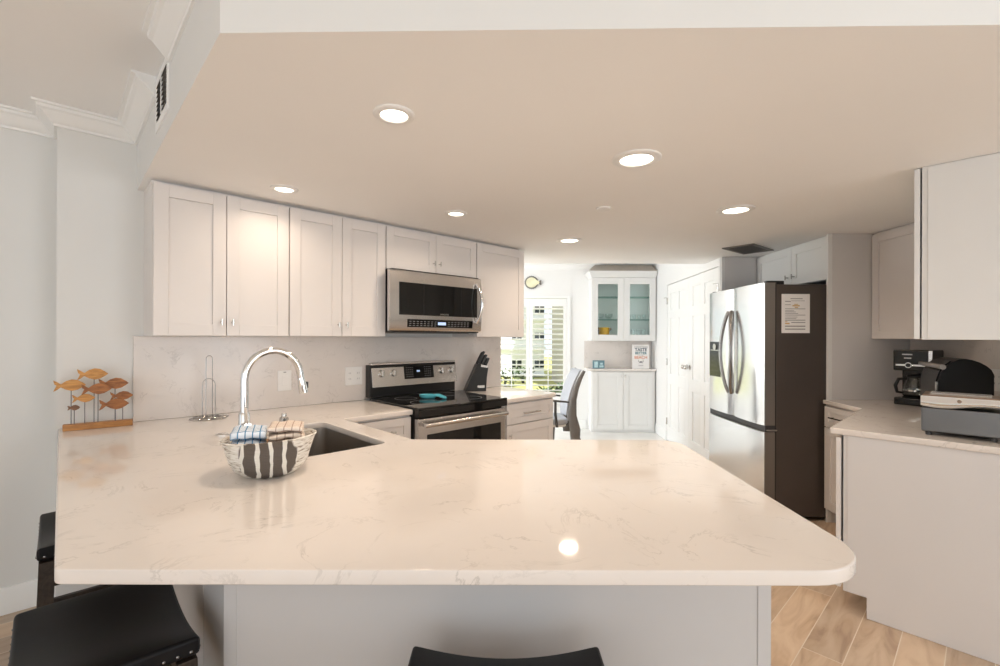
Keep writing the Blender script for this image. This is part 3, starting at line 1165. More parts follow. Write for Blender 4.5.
# undermount basin
t = Thing('kitchen_sink', 'undermount stainless steel sink basin set in the quartz behind the bowl', 'sink', (0.815, 2.11, 0.66), T)
b = t.mb()
rin = round_poly([(0.595, 1.770), (1.035, 1.770), (1.035, 2.452), (0.595, 2.452)], [0.05] * 4, 6)
rlo = round_poly([(0.61, 1.785), (1.02, 1.785), (1.02, 2.437), (0.61, 2.437)], [0.05] * 4, 6)
rim = round_poly([(0.585, 1.760), (1.045, 1.760), (1.045, 2.462), (0.585, 2.462)], [0.05] * 4, 6)
A = [b.v(x, y, 0.8835) for x, y in rim]
B = [b.v(x, y, 0.8835) for x, y in rin]
Cc = [b.v(x, y, 0.66) for x, y in rlo]
n = len(A)
for i in range(n):
    j = (i + 1) % n
    b.f([A[i], A[j], B[j], B[i]])
    b.f([B[i], B[j], Cc[j], Cc[i]])
b.f(Cc)
basin = t.part('basin', b, 'sink', ang=50)
b = t.mb()
b.lathe([(0.0, 0.001), (0.03, 0.001), (0.045, 0.004), (0.055, 0.004), (0.055, 0.0005), (0, 0.0005)], (0.82, 2.11, 0.66), 24)
t.part('drain', b, 'chrome')

# right of range: drawer over door
t = Thing('base_cabinet', 'white base cabinet with a drawer over a door, right of the range', 'cabinet', (2.68, 3.1, 0), T)
b = t.mb()
b.box(2.388, 2.975, 2.478, 3.10, 0.10, ZT)
b.box(2.388, 2.975, 2.55, 3.10, 0.0, 0.10)
t.part('cabinet_body', b, 'cab', bevel=0.0015)
b = t.mb(); b.shaker(2.420, 2.955, 0.714, 0.868, 2.455, rail=0.046); dr_ = t.part('drawer', b, 'cab', bevel=0.0014)
b = t.mb(); barpull(b, 2.675, 0.787, 2.455, 0.19); t.part('handle', b, 'nickel', parent=dr_)
b = t.mb(); b.shaker(2.420, 2.955, 0.115, 0.706, 2.455); do_ = t.part('door', b, 'cab', bevel=0.0014)
b = t.mb(); tknob(b, 2.446, 0.63, 2.455); t.part('knob', b, 'nickel', parent=do_)

# peninsula carcass: painted panels under the overhang
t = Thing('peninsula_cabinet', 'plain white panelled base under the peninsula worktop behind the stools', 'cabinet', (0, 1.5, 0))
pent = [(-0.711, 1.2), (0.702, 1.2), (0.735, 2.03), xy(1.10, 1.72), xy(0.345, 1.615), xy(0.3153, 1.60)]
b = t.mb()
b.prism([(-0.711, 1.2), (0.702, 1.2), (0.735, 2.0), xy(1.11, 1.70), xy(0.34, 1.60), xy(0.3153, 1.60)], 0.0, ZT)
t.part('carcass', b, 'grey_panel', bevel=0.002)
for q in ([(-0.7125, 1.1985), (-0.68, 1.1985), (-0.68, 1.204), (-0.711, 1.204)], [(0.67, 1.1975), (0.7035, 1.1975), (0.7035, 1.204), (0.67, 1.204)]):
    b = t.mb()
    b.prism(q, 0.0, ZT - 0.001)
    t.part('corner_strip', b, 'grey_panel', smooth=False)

# ------------------------------------------------------------ range
t = Thing('electric_range', 'freestanding stainless electric range with black glass cooktop', 'range', (1.995, 2.75, 0), T)
x0, x1 = 1.6175, 2.384
b = t.mb()
b.box(x0, x1, 2.475, 3.10, 0.06, 0.895)
b.box(x0 + 0.03, x1 - 0.03, 2.53, 3.08, 0.0, 0.06)
t.part('body', b, 'black', bevel=0.003)
b = t.mb()
b.box(x0 - 0.001, x1 + 0.001, 2.415, 3.045, 0.9145, 0.928)
b.box(x0 - 0.001, x1 + 0.001, 2.415, 2.474, 0.868, 0.9145)
t.part('cooktop', b, 'blackglass', bevel=0.004)
b = t.mb()
for cx, cy, r in ((1.81, 2.62, 0.105), (2.18, 2.60, 0.09), (1.81, 2.87, 0.08), (2.18, 2.88, 0.105)):
    for rr in (r, r - 0.004):
        pass
    b.lathe([(r, 0.0001), (r, 0.0006), (r - 0.003, 0.0006), (r - 0.003, 0.0001), (r, 0.0001)], (cx, cy, 0.928), 40)
t.part('burner_rings', b, 'ink', smooth=False)
b = t.mb()
b.box(x0 + 0.002, x1 + 0.010, 3.046, 3.108, 0.9285, 1.165)
t.part('backguard', b, 'black', bevel=0.003)
b = t.mb()
prof = [(3.028, 1.004), (3.046, 1.004), (3.046, 1.176), (3.042, 1.178), (3.036, 1.172)]
b.slab_yz([(3.022, 1.004), (3.046, 1.000), (3.085, 1.172), (3.085, 1.178), (3.052, 1.178)], x0 + 0.014, x1 + 0.014)
cp = t.part('control_panel', b, 'steel', bevel=0.002, label='brushed steel control panel')


def on_panel(z, out=0.0):
    return 3.022 + (z - 1.004) / (1.178 - 1.004) * 0.030 - out


b = t.mb()
za, zb = 1.05, 1.150
xa, xb = 1.900, 2.170
vs = []
for (xx, zz, oo) in ((xa, za, 0.0015), (xb, za, 0.0015), (xb, zb, 0.0015), (xa, zb, 0.0015)):
    vs.append(b.v(xx, on_panel(zz, oo), zz))
ws = [b.v(xx, on_panel(zz, -0.004), zz) for xx, zz in ((xa, za), (xb, za), (xb, zb), (xa, zb))]
b.f(vs); b.f(ws[::-1])
for i in range(4):
    b.f([vs[i], vs[(i + 1) % 4], ws[(i + 1) % 4], ws[i]])
dp = t.part('display', b, 'blackglass', parent=cp, smooth=False)
for q in (0, 1):
    b = t.mb()
    for i in range(5):
        for j in range(4):
            xx = xa + 0.018 + j * 0.017 + q * 0.165
            zz = za + 0.016 + i * 0.017
            b.box(xx, xx + 0.008, on_panel(zz, 0.0022), on_panel(zz, 0.0012), zz, zz + 0.003)
    t.part('key_legends', b, 'ink', parent=dp, smooth=False)
b = t.mb()
b.box(2.012, 2.040, on_panel(1.105, 0.0025), on_panel(1.105, 0.001), 1.100, 1.113)
t.part('clock_digits', b, 'display', parent=dp, smooth=False)
for kx in (1.712, 1.810, 2.250, 2.350):
    b = t.mb()
    y = on_panel(1.10)
    b.tube([(kx, y + 0.002, 1.10), (kx, y - 0.004, 1.10)], 0.029, 24)
    b.tube([(kx, y - 0.004, 1.10), (kx, y - 0.022, 1.103)], [0.025, 0.022], 24)
    b.box(kx - 0.005, kx + 0.005, y - 0.032, y - 0.02, 1.082, 1.125)
    t.part('knob', b, 'nickel', parent=cp)
b = t.mb()
b.box(x0 + 0.004, x1 - 0.004, 2.432, 2.474, 0.245, 0.855)
door = t.part('oven_door', b, 'steel', bevel=0.005, label='stainless oven door')
b = t.mb()
b.box(1.69, 2.335, 2.4295, 2.434, 0.40, 0.752)
t.part('oven_window', b, 'blackglass', parent=door, bevel=0.002)
b = t.mb()
b.tube([(x0 + 0.025, 2.385, 0.820), (x1 - 0.025, 2.385, 0.820)], 0.0135, 16, sy=1.0)
for s in (x0 + 0.045, x1 - 0.045):
    b.box(s - 0.012, s + 0.012, 2.387, 2.433, 0.810, 0.830)
t.part('oven_handle', b, 'steel', parent=door, bevel=0.002)
b = t.mb()
b.box(x0 + 0.004, x1 - 0.004, 2.436, 2.474, 0.07, 0.235)
t.part('storage_drawer', b, 'steel', bevel=0.005)

# spoon rest on the cooktop
t = Thing('spoon_rest', 'turquoise spoon rest with a looped handle on the black cooktop', 'spoon rest', (1.98, 2.76, 0.9285), 0)
t.o.location = (-0.485, 3.335, 0.9287)
t.o.rotation_euler = (0, 0, math.radians(-12))
b = MB()
seg = 28
rings = []
for rr, z in ((0.0, 0.003), (0.75, 0.004), (0.93, 0.016), (1.0, 0.026), (1.04, 0.026), (1.0, 0.012), (0.80, 0.0), (0.0, 0.0)):
    ring = []
    for j in range(seg):
        a = 2 * PI * j / seg
        ring.append(b.v(-0.035 + rr * 0.062 * math.cos(a), rr * 0.042 * math.sin(a), z))
    rings.append(ring)
for A, B in zip(rings, rings[1:]):
    for j in range(seg):
        b.f([A[j], A[(j + 1) % seg], B[(j + 1) % seg], B[j]])
t.part('bowl', b, 'teal', ang=60)
b = MB()
b.tube([(0.015, 0.012, 0.024), (0.05, 0.010, 0.026), (0.075, 0.006, 0.016), (0.098, 0.0, 0.010), (0.105, -0.012, 0.008), (0.095, -0.022, 0.008), (0.075, -0.014, 0.012), (0.05, -0.006, 0.020), (0.015, -0.006, 0.022)], 0.007, 10)
t.part('handle', b, 'teal')

# over-the-range microwave
t = Thing('microwave', 'stainless over-the-range microwave with black window and curved handle', 'microwave', (1.99, 2.9, 1.412), T)
x0, x1 = 1.6145, 2.391
b = t.mb()
b.box(x0 + 0.002, x1 - 0.002, 2.745, 3.108, 1.402, 1.833)
t.part('body', b, 'black', bevel=0.003)
b = t.mb()
prof = [(2.745, 1.412), (2.726, 1.412), (2.718, 1.425), (2.712, 1.50), (2.712, 1.74), (2.718, 1.81), (2.728, 1.823), (2.745, 1.823)]
b.slab_yz(prof, 1.5855, x1)
face = t.part('front_panel', b, 'steel', ang=30, label='brushed steel front')
b = t.mb()
b.box(1.655, 2.345, 2.7095, 2.716, 1.520, 1.742)
wn = t.part('window', b, 'blackglass', parent=face, bevel=0.002)
for q in (1.85, 2.185):
    b = t.mb()
    b.box(q, q + 0.005, 2.7088, 2.7098, 1.53, 1.735)
    t.part('window_bar', b, 'black', parent=face, smooth=False)
b = t.mb()
b.slab_yz([(2.7195, 1.437), (2.713, 1.492), (2.709, 1.492), (2.7155, 1.437)], 1.722, 2.300)
pn = t.part('control_strip', b, 'blackglass', parent=face, smooth=False)
for half in (0, 1):
  b = t.mb()
  for i in range(3):
    zz = 1.447 + i * 0.014
    for j in range(18):
        xx = 1.735 + j * 0.030
        if 1.955 < xx < 2.045 or (xx > 2.0) != bool(half):
            continue
        yy = 2.7155 - (zz - 1.437) * 0.118 - 0.0008
        b.box(xx, xx + 0.016, yy - 0.0004, yy + 0.0006, zz, zz + 0.0035)
  t.part('key_legends', b, 'ink', parent=pn, smooth=False)
b = t.mb()
b.box(1.975, 2.045, 2.7105, 2.7135, 1.455, 1.476)
t.part('clock_display', b, 'display', parent=pn, smooth=False)
b = t.mb()
pts = []
for i in range(13):
    q = i / 12
    z = 1.478 + q * 0.30
    pts.append((2.335 + 0.012 * math.sin(PI * q), 2.706 - 0.052 * math.sin(PI * q) ** 0.8, z))
b.tube(pts, 0.011, 12)
t.part('handle', b, 'chrome', parent=face)
text_mesh('brand_lettering', 'SAMSUNG', 0.017, 'nickel', face, (2.03 - 1.99, 2.709 - 2.9, 1.532 - 1.412), bold=0.0002)
b = t.mb()
b.box(1.68, 2.32, 2.78, 3.05, 1.396, 1.4025)
t.part('grease_filter', b, 'vent_grey', smooth=False)

# knife block
t = Thing('knife_block', 'black slanted knife block full of black-handled knives beside the range', 'knife block', (2.56, 2.99, 0.9145), T)
t.o.rotation_euler = (0, 0, math.radians(14))
t.o.location = (*xy(2.575, 2.985), 0.9145)
b = MB()
# side profile in x (right) / z, leaning left-back
b.slab_xz([(-0.105, 0.0), (0.075, 0.0), (0.082, 0.118), (0.095, 0.205), (0.015, 0.235), (-0.005, 0.225)], -0.055, 0.055)
blk = t.part('block', b, 'black', bevel=0.005)
b = MB()
b.box(0.000, 0.060, -0.057, -0.0545, 0.03, 0.05)
t.part('label_plate', b, 'nickel', parent=blk)
b = MB()
b.slab_xz([(0.028, 0.205), (0.088, 0.196), (0.090, 0.214), (0.032, 0.224)], -0.0565, 0.0)
t.part('steel_band', b, 'nickel', parent=blk)
for i in range(3):
    for j in range(3):
        x = 0.012 + 0.028 * j
        y = -0.036 + 0.034 * i
        L = 0.085 + 0.02 * ((2 - j)) - 0.006 * i
        b = MB()
        d = Vector((0.42, 0, 0.9)).normalized()
        p = Vector((x - 0.004, y, 0.222 - 0.12 * (j * 0.08)))
        b.tube([p, p + d * 0.012, p + d * L * 0.6, p + d * L], [0.011, 0.012, 0.0125, 0.010], 8, sy=0.7)
        t.part('knife', b, 'black', label='black knife handle')

# ------------------------------------------------------------ things on the sink counter
t = Thing('kitchen_faucet', 'tall chrome gooseneck faucet standing behind the towel bowl', 'faucet', (0.555, 2.10, 0.9145), T)
fu, fw = 0.555, 2.10
b = t.mb()
b.lathe([(0, 0.0), (0.030, 0.0), (0.030, 0.006), (0.024, 0.010), (0.022, 0.014), (0.0215, 0.135), (0.017, 0.145), (0, 0.145)], (fu, fw, 0.9145), 24)
t.part('body', b, 'chrome')
b = t.mb()
pts = [(fu, fw, 1.05), (fu, fw, 1.12), (fu, fw, 1.19)]
R = 0.1125
for i in range(1, 17):
    a = PI - PI * i / 17.0
    pts.append((fu + R + R * math.cos(a), fw, 1.19 + R * math.sin(a) * 1.07))
pts.append((fu + 2 * R + 0.003, fw, 1.178))
b.tube(pts, 0.0152, 18)
t.part('spout', b, 'chrome', ang=60)
b = t.mb()
b.tube([(fu + 2 * R + 0.002, fw, 1.188), (fu + 2 * R + 0.004, fw, 1.178), (fu + 2 * R + 0.010, fw, 1.150), (fu + 2 * R + 0.016, fw, 1.120)], [0.0155, 0.0165, 0.0185, 0.019], 18)
hd = t.part('spray_head', b, 'chrome')
b = t.mb()
b.box(fu + 2 * R + 0.026, fu + 2 * R + 0.034, fw - 0.007, fw + 0.007, 1.140, 1.168)
t.part('spray_button', b, 'charcoal', parent=hd, bevel=0.002)
b = t.mb()
b.cyl((fu, fw - 0.015, 1.005), (fu, fw - 0.050, 1.005), 0.0165, n=18)
b.tube([(fu, fw - 0.042, 1.005), (fu - 0.004, fw - 0.047, 1.04), (fu - 0.010, fw - 0.055, 1.085)], [0.007, 0.006, 0.005], 10)
t.part('lever', b, 'chrome')

single('air_gap_cap', lambda b: b.lathe([(0, 0), (0.026, 0), (0.026, 0.004), (0.0225, 0.006), (0.0225, 0.034), (0.013, 0.040), (0.013, 0.054), (0.011, 0.058), (0, 0.058)], (0.85, 2.51, 0.9145), 24),
       (0.85, 2.51, 0.9145), T, 'nickel', 'short stepped metal cap standing on the counter behind the sink', 'counter fitting')
single('sink_hole_cover', lambda b: b.lathe([(0, 0), (0.028, 0), (0.028, 0.003), (0.022, 0.006), (0.008, 0.0065), (0, 0.010)], (0.55, 2.43, 0.9145), 28),
       (0.55, 2.43, 0.9145), T, 'chrome', 'flat round chrome button on the counter left of the faucet', 'counter fitting')

# paper towel holder: bent wire
t = Thing('paper_towel_holder', 'empty chrome wire paper towel holder against the backsplash', 'towel holder', (0.612, 2.985, 0.9145), T)
cx, cy = 0.612, 2.985
b = t.mb()
for k in range(6):
    a0 = k * PI / 3
    pts = [(cx + (0.062 + 0.032 * math.cos(i * PI / 8)) * math.cos(a0) - 0.034 * math.sin(i * PI / 8) * math.sin(a0),
            cy + (0.062 + 0.032 * math.cos(i * PI / 8)) * math.sin(a0) + 0.034 * math.sin(i * PI / 8) * math.cos(a0), 0.9175) for i in range(16)]
    b.tube(pts, 0.0022, 6, closed=True)
pts = [(cx + 0.05 * math.cos(i * PI / 12), cy + 0.05 * math.sin(i * PI / 12), 0.9225) for i in range(24)]
b.tube(pts, 0.0022, 6, closed=True)
t.part('wire_base', b, 'wire')
b = t.mb()
dv = Vector((math.cos(-T), math.sin(-T)))       # loops stand square to the camera


def loop(h, r, off):
    pts = []
    for s in (-1,):
        pts.append((cx - dv.x * r - dv.y * off, cy - dv.y * r + dv.x * off, 0.918))
    for i in range(13):
        a = PI - PI * i / 12
        pts.append((cx + dv.x * r * math.cos(a) - dv.y * off, cy + dv.y * r * math.cos(a) + dv.x * off, h - r + r * math.sin(a)))
    pts.append((cx + dv.x * r - dv.y * off, cy + dv.y * r + dv.x * off, 0.918))
    return pts


b.tube(loop(1.262, 0.018, 0.0), 0.0021, 8)
t.part('tall_loop', b, 'wire')
b = t.mb()
b.tube(loop(1.135, 0.036, -0.004), 0.0021, 8)
t.part('short_loop', b, 'wire')

# wooden fish sculpture
FA = math.atan2(2.362 - 2.199, -1.874 + 2.075)
t = Thing('fish_sculpture', 'wooden sculpture of a school of fish on rods, at the left counter end', 'sculpture', (-1.975, 2.281, 0.9145))
t.o.rotation_euler = (0, 0, FA)
L = 0.262
b = MB()
b.box(-L / 2, L / 2, 0.0, 0.038, 0, 0.030)
t.part('base', b, 'fishbase', bevel=0.002)
OUT = [(-0.5, 0.21), (-0.46, 0.05), (-0.40, 0.02), (-0.5, -0.21), (-0.40, -0.16), (-0.27, -0.055), (-0.12, -0.15), (0.06, -0.205), (0.24, -0.17), (0.40, -0.075), (0.5, 0.0),
       (0.40, 0.085), (0.24, 0.19), (0.06, 0.22), (-0.12, 0.165), (-0.27, 0.055), (-0.40, 0.15)]
# px centre x, y, length px, depth offset, wood, rod dark
FISH = [(93, 374.2, 31.5, 0.018, 'fish1'), (70, 385.5, 33, 0.012, 'fish1'), (97.0, 389.0, 31, 0.006, 'fish2'), (114, 383.5, 30.5, 0.026, 'fish2'),
        (84, 398.3, 23.5, 0.010, 'fish1'), (74, 407.8, 13.2, 0.005, 'fish3'), (122, 395.5, 23.5, 0.024, 'fish2'), (114.5, 404.0, 30.5, 0.008, 'fish2')]
ca, sa = math.cos(FA), math.sin(FA)
for k, (px, py, lp, dy, mm) in enumerate(FISH):
    # intersect the sight line with the sculpture's plane
    rx, ry, rz = (px - 500) / 463.0, 1.0, (335.9 - py) / 463.0
    nx, ny = -sa, ca
    d = (nx * -1.975 + ny * 2.281 + dy)
    tt = d / (nx * rx + ny * ry)
    lx = ca * (rx * tt + 1.975) + sa * (ry * tt - 2.281)
    lz = 1.37 + rz * tt - 0.9145
    ln = lp / 463.0 * tt / (ca * 1.0 - sa * rx) * 1.0
    hgt = 1.0 if k != 5 else 1.45
    ln *= 1.0
    fo = OUT if k != 5 else [(-0.5, 0.22), (-0.40, 0.0), (-0.5, -0.24), (-0.36, -0.20), (-0.22, -0.10), (-0.08, -0.24), (0.14, -0.28), (0.36, -0.16), (0.5, 0.0), (0.36, 0.16), (0.14, 0.28), (-0.08, 0.24), (-0.22, 0.10), (-0.36, 0.20)]
    b = MB()
    b.slab_xz([(lx + x * ln, lz + z * ln * (1.0 if k == 5 else 1.12)) for x, z in fo], dy - 0.004, dy + 0.006)
    fish = t.part('fish', b, mm, bevel=0.0022)
    b = MB()
    b.cyl((lx + 0.04 * ln, dy + 0.001, 0.028), (lx + 0.04 * ln, dy + 0.001, lz), 0.0018, n=8)
    t.part('rod', b, 'rod')
for i, o_ in enumerate([o for o in t.o.children if o.name.startswith('fish') and o.type == 'MESH' and 'sculpture' not in o.name]):
    pass

# bowl with folded dish towels
BX, BY = -0.772, 1.555
t = Thing('woven_bowl', 'cream and charcoal woven bowl holding folded dish towels', 'bowl', (BX, BY, 0.9145))
t.o.rotation_euler = (0, 0, 0.46)
t.o.scale = (0.91, 0.91, 1.0)
b = MB()
n = 56
prof = [(0.0, 0.0), (0.078, 0.0), (0.096, 0.006), (0.116, 0.022), (0.131, 0.045), (0.141, 0.072), (0.148, 0.098), (0.157, 0.116), (0.161, 0.122),
        (0.157, 0.124), (0.144, 0.108), (0.138, 0.088)]
rings = []
for i, (r, z) in enumerate(prof):
    ring = []
    for j in range(n):
        a = 2 * PI * j / n
        rip = 1 + (0.008 * math.sin(9 * a + z * 90) + 0.006 * math.sin(z * 420)) * (z > 0.01)
        zz = z * (1 - 0.045 * math.sin(a) * (z / 0.12) + 0.03 * math.cos(a) * (z / 0.12))
        ring.append(b.v(r * rip * math.cos(a), r * rip * math.sin(a), zz))
    rings.append(ring)
for A, B in zip(rings, rings[1:]):
    for j in range(n):
        b.f([A[j], A[(j + 1) % n], B[(j + 1) % n], B[j]])
t.part('shell', b, 'basket', ang=70)
b = MB()
b.lathe([(0, 0.008), (0.078, 0.008), (0.112, 0.026), (0.128, 0.052), (0.138, 0.087)], (0, 0, 0), 40)
t.part('lining', b, 'basket_in', ang=70, label='brown inside')


def towel(label, cx, cy, cz, rot, L, W, h, m, seed):
    """cloth folded over on itself: a ribbon doubled back, wider at the fold"""
    rnd = random.Random(seed)
    me = MB()
    uvl = me.bm.loops.layers.uv.new('UVMap')
    th = h / 2
    path = []
    for i in range(9):
        path.append((W * (0.5 - i / 8.0), -th * 0.52 + 0.0))
    for i in range(1, 7):
        a = -PI / 2 - PI * i / 7
        path.append((-W * 0.5 + th * 0.52 * math.cos(a), th * 0.52 * math.sin(a)))
    for i in range(9):
        path.append((W * (-0.5 + i / 8.0 * 0.98), th * 0.52))
    nx = 14
    half = th * 0.40
    grid = []
    dist = [0]
    for p, q in zip(path, path[1:]):
        dist.append(dist[-1] + math.hypot(q[0] - p[0], q[1] - p[1]))
    top, bot = [], []
    for k, p in enumerate(path):
        a = path[max(k - 1, 0)]; c2 = path[min(k + 1, len(path) - 1)]
        d = Vector((c2[0] - a[0], c2[1] - a[1])).normalized()
        nrm = Vector((d.y, -d.x))
        rt, rb = [], []
        for i in range(nx + 1):
            x = L * (i / nx - 0.5)
            j = 0.0018 * math.sin(7 * i / nx + seed) + 0.0016 * math.sin(13 * i / nx + k * 0.5 + seed)
            edge = 0.55 if i in (0, nx) else 1.0
            sag = -0.020 * (2 * i / nx - 1) ** 2 * 0.3
            rt.append(me.v(x, p[0] + nrm.x * half * edge, p[1] + nrm.y * half * edge + j + sag))
            rb.append(me.v(x, p[0] - nrm.x * half * edge, p[1] - nrm.y * half * edge + j + sag))
        top.append(rt); bot.append(rb)

    def quad(vs, uv):
        f = me.f(vs)
        if f:
            for lp, q in zip(f.loops, uv):
                lp[uvl].uv = q
    for k in range(len(path) - 1):
        for i in range(nx):
            uv = [(L * i / nx, dist[k]), (L * (i + 1) / nx, dist[k]), (L * (i + 1) / nx, dist[k + 1]), (L * i / nx, dist[k + 1])]
            quad([top[k][i], top[k][i + 1], top[k + 1][i + 1], top[k + 1][i]], uv)
            quad([bot[k][i], bot[k + 1][i], bot[k + 1][i + 1], bot[k][i + 1]], [uv[0], uv[3], uv[2], uv[1]])
        for i in (0, nx):
            quad([top[k][i], top[k + 1][i], bot[k + 1][i], bot[k][i]], [(0, dist[k]), (0, dist[k + 1]), (0.01, dist[k + 1]), (0.01, dist[k])])
    for k in (0, len(path) - 1):
        for i in range(nx):
            quad([top[k][i], top[k][i + 1], bot[k][i + 1], bot[k][i]], [(L * i / nx, 0), (L * (i + 1) / nx, 0), (L * (i + 1) / nx, 0.01), (L * i / nx, 0.01)])
    o = me.build('dish_towel', m, None, ang=70)
    o.location = (BX + cx, BY + cy, 0.9145 + cz)
    o.rotation_euler = rot
    tag(o, label, 'dish towel', 'folded dish towels in the woven bowl')


towel('blue checked dish towel, upper one of the blue pair in the bowl', -0.052, -0.030, 0.1425, (0.04, 0.02, 0.42), 0.100, 0.098, 0.026, 'towel_blue', 1)
towel('blue checked dish towel, lower one of the blue pair in the bowl', -0.053, -0.030, 0.111, (0.04, 0.02, 0.40), 0.098, 0.094, 0.024, 'towel_blue', 4)
towel('tan plaid dish towel on top of the tan stack in the bowl', 0.049, 0.018, 0.1525, (0.03, 0.05, 0.34), 0.104, 0.100, 0.018, 'towel_tan', 2)
towel('tan plaid dish towel in the middle of the tan stack in the bowl', 0.050, 0.016, 0.1295, (0.03, 0.03, 0.44), 0.108, 0.102, 0.017, 'towel_tan', 3)
towel('tan plaid dish towel at the bottom of the tan stack in the bowl', 0.050, 0.016, 0.107, (0.03, 0.01, 0.40), 0.110, 0.102, 0.0165, 'towel_tan', 6)


# outlets on the splash
def plate(label, u0, u1, z0, z1, gang, yf=3.1095, rot=T):
    t = Thing('wall_outlet', label, 'outlet', ((u0 + u1) / 2, yf, (z0 + z1) / 2), rot)
    b = t.mb()
    b.box(u0, u1, yf - 0.006, yf, z0, z1)
    t.part('cover_plate', b, 'white', bevel=0.003)
    b = t.mb()
    for g in range(gang):
        xc = u0 + (u1 - u0) * (g + 0.5) / gang
        if gang == 1:
            b.box(xc - 0.017, xc + 0.017, yf - 0.0085, yf - 0.005, z0 + 0.033, z1 - 0.033)
        else:
            for zz in ((z0 + z1) / 2 - 0.020, (z0 + z1) / 2 + 0.020):
                b.cyl((xc, yf - 0.005, zz), (xc, yf - 0.0085, zz), 0.0165, n=20)
    t.part('insert', b, 'white', bevel=0.001)
    b = t.mb()
    for g in range(gang):
        xc = u0 + (u1 - u0) * (g + 0.5) / gang
        if gang > 1:
            for zz in ((z0 + z1) / 2 - 0.020, (z0 + z1) / 2 + 0.020):
                for dx in (-0.006, 0.006):
                    b.box(xc + dx - 0.0012, xc + dx + 0.0012, yf - 0.0089, yf - 0.0080, zz - 0.005, zz + 0.006)
        else:
            b.box(xc - 0.008, xc + 0.008, yf - 0.0072, yf - 0.0055, z1 - 0.014, z1 - 0.009)
    t.part('slots', b, 'ink', smooth=False)
    return t


plate('single white switch plate on the backsplash behind the faucet arch', 1.013, 1.098, 1.022, 1.152, 1)
plate('double white outlet plate on the backsplash beside the range', 1.464, 1.592, 1.026, 1.156, 2)
plate('white outlet plate at the right edge of the photo behind the toaster oven', -2.86, -2.785, 1.05, 1.185, 2, yf=3.0375, rot=-PI / 2)

# ------------------------------------------------------------ right bar run (frame T; its cupboards face +w, away from the camera)
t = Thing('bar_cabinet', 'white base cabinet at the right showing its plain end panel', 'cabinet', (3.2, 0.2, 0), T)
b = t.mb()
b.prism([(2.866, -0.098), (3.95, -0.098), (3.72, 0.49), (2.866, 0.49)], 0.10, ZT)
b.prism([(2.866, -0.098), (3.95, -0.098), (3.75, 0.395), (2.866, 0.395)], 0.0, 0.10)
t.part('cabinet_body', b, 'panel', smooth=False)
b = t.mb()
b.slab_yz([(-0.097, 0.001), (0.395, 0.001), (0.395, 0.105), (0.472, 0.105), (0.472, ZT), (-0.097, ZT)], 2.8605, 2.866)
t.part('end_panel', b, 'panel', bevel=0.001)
b = t.mb()
b.box(2.8605, 3.25, 0.500, 0.520, 0.115, 0.868)
t.part('door', b, 'cab', bevel=0.0015)
b = t.mb()
b.box(3.255, 3.70, 0.500, 0.520, 0.115, 0.868)
t.part('door', b, 'cab', bevel=0.0015)

# slanted drawer cabinet between bar and refrigerator: faces -X
FR = -PI / 2                                      # frame: x = -Y, y = X
t = Thing('drawer_cabinet', 'narrow white drawer cabinet between the refrigerator panel and the bar', 'cabinet', (-3.25, 2.7, 0), FR)
b = t.mb()
b.prism([(-3.438, 2.432), (-3.02, 2.400), (-2.86, 3.03), (-3.438, 3.03)], 0.10, ZT)
b.prism([(-3.438, 2.50), (-3.05, 2.47), (-2.90, 3.03), (-3.438, 3.03)], 0.0, 0.10)
t.part('cabinet_body', b, 'cab', smooth=False)
b = t.mb()
b.shaker(-3.43, -3.07, 0.72, 0.868, 2.405, rail=0.042)
q = t.part('drawer', b, 'cab', bevel=0.0014)
b = t.mb(); barpull(b, -3.29, 0.795, 2.405, 0.12); t.part('handle', b, 'pewter', parent=q)
b = t.mb()
b.shaker(-3.43, -3.07, 0.115, 0.712, 2.405)
t.part('door', b, 'cab', bevel=0.0014)

# upper cabinets at the right
t = Thing('upper_cabinet', 'large white upper cabinet end panel at the right edge of the photo', 'cabinet', (3.2, 0.0, 1.365), T)
b = t.mb()
b.prism([(2.842, -0.099), (3.95, -0.099), (3.82, 0.198), (2.842, 0.198)], 1.365, SOF - 0.001)
t.part('cabinet_body', b, 'cabw', bevel=0.0015)
b = t.mb()
b.box(2.837, 2.8418, -0.098, 0.178, 1.3655, SOF - 0.008)
t.part('end_panel', b, 'cabw', bevel=0.001)
b = t.mb()
b.box(2.839, 3.30, 0.204, 0.224, 1.368, SOF - 0.006)
t.part('door', b, 'cabw', bevel=0.0015)
b = t.mb()
b.box(3.305, 3.76, 0.204, 0.224, 1.368, SOF - 0.006)
t.part('door', b, 'cabw', bevel=0.0015)

t = Thing('upper_cabinet', 'small white corner upper cabinet between the tall side panel and the large cabinet', 'cabinet', (-3.15, 2.9, 1.365), FR)
b = t.mb()
b.prism([(-3.438, 2.777), (-2.97, 2.777), (-2.90, 3.049), (-3.438, 3.049)], 1.367, SOF - 0.001)
t.part('cabinet_body', b, 'cab', bevel=0.0015)
b = t.mb()
b.shaker(-3.432, -2.975, 1.369, SOF - 0.018, 2.755, rail=0.058)
t.part('door', b, 'cab', bevel=0.0014)

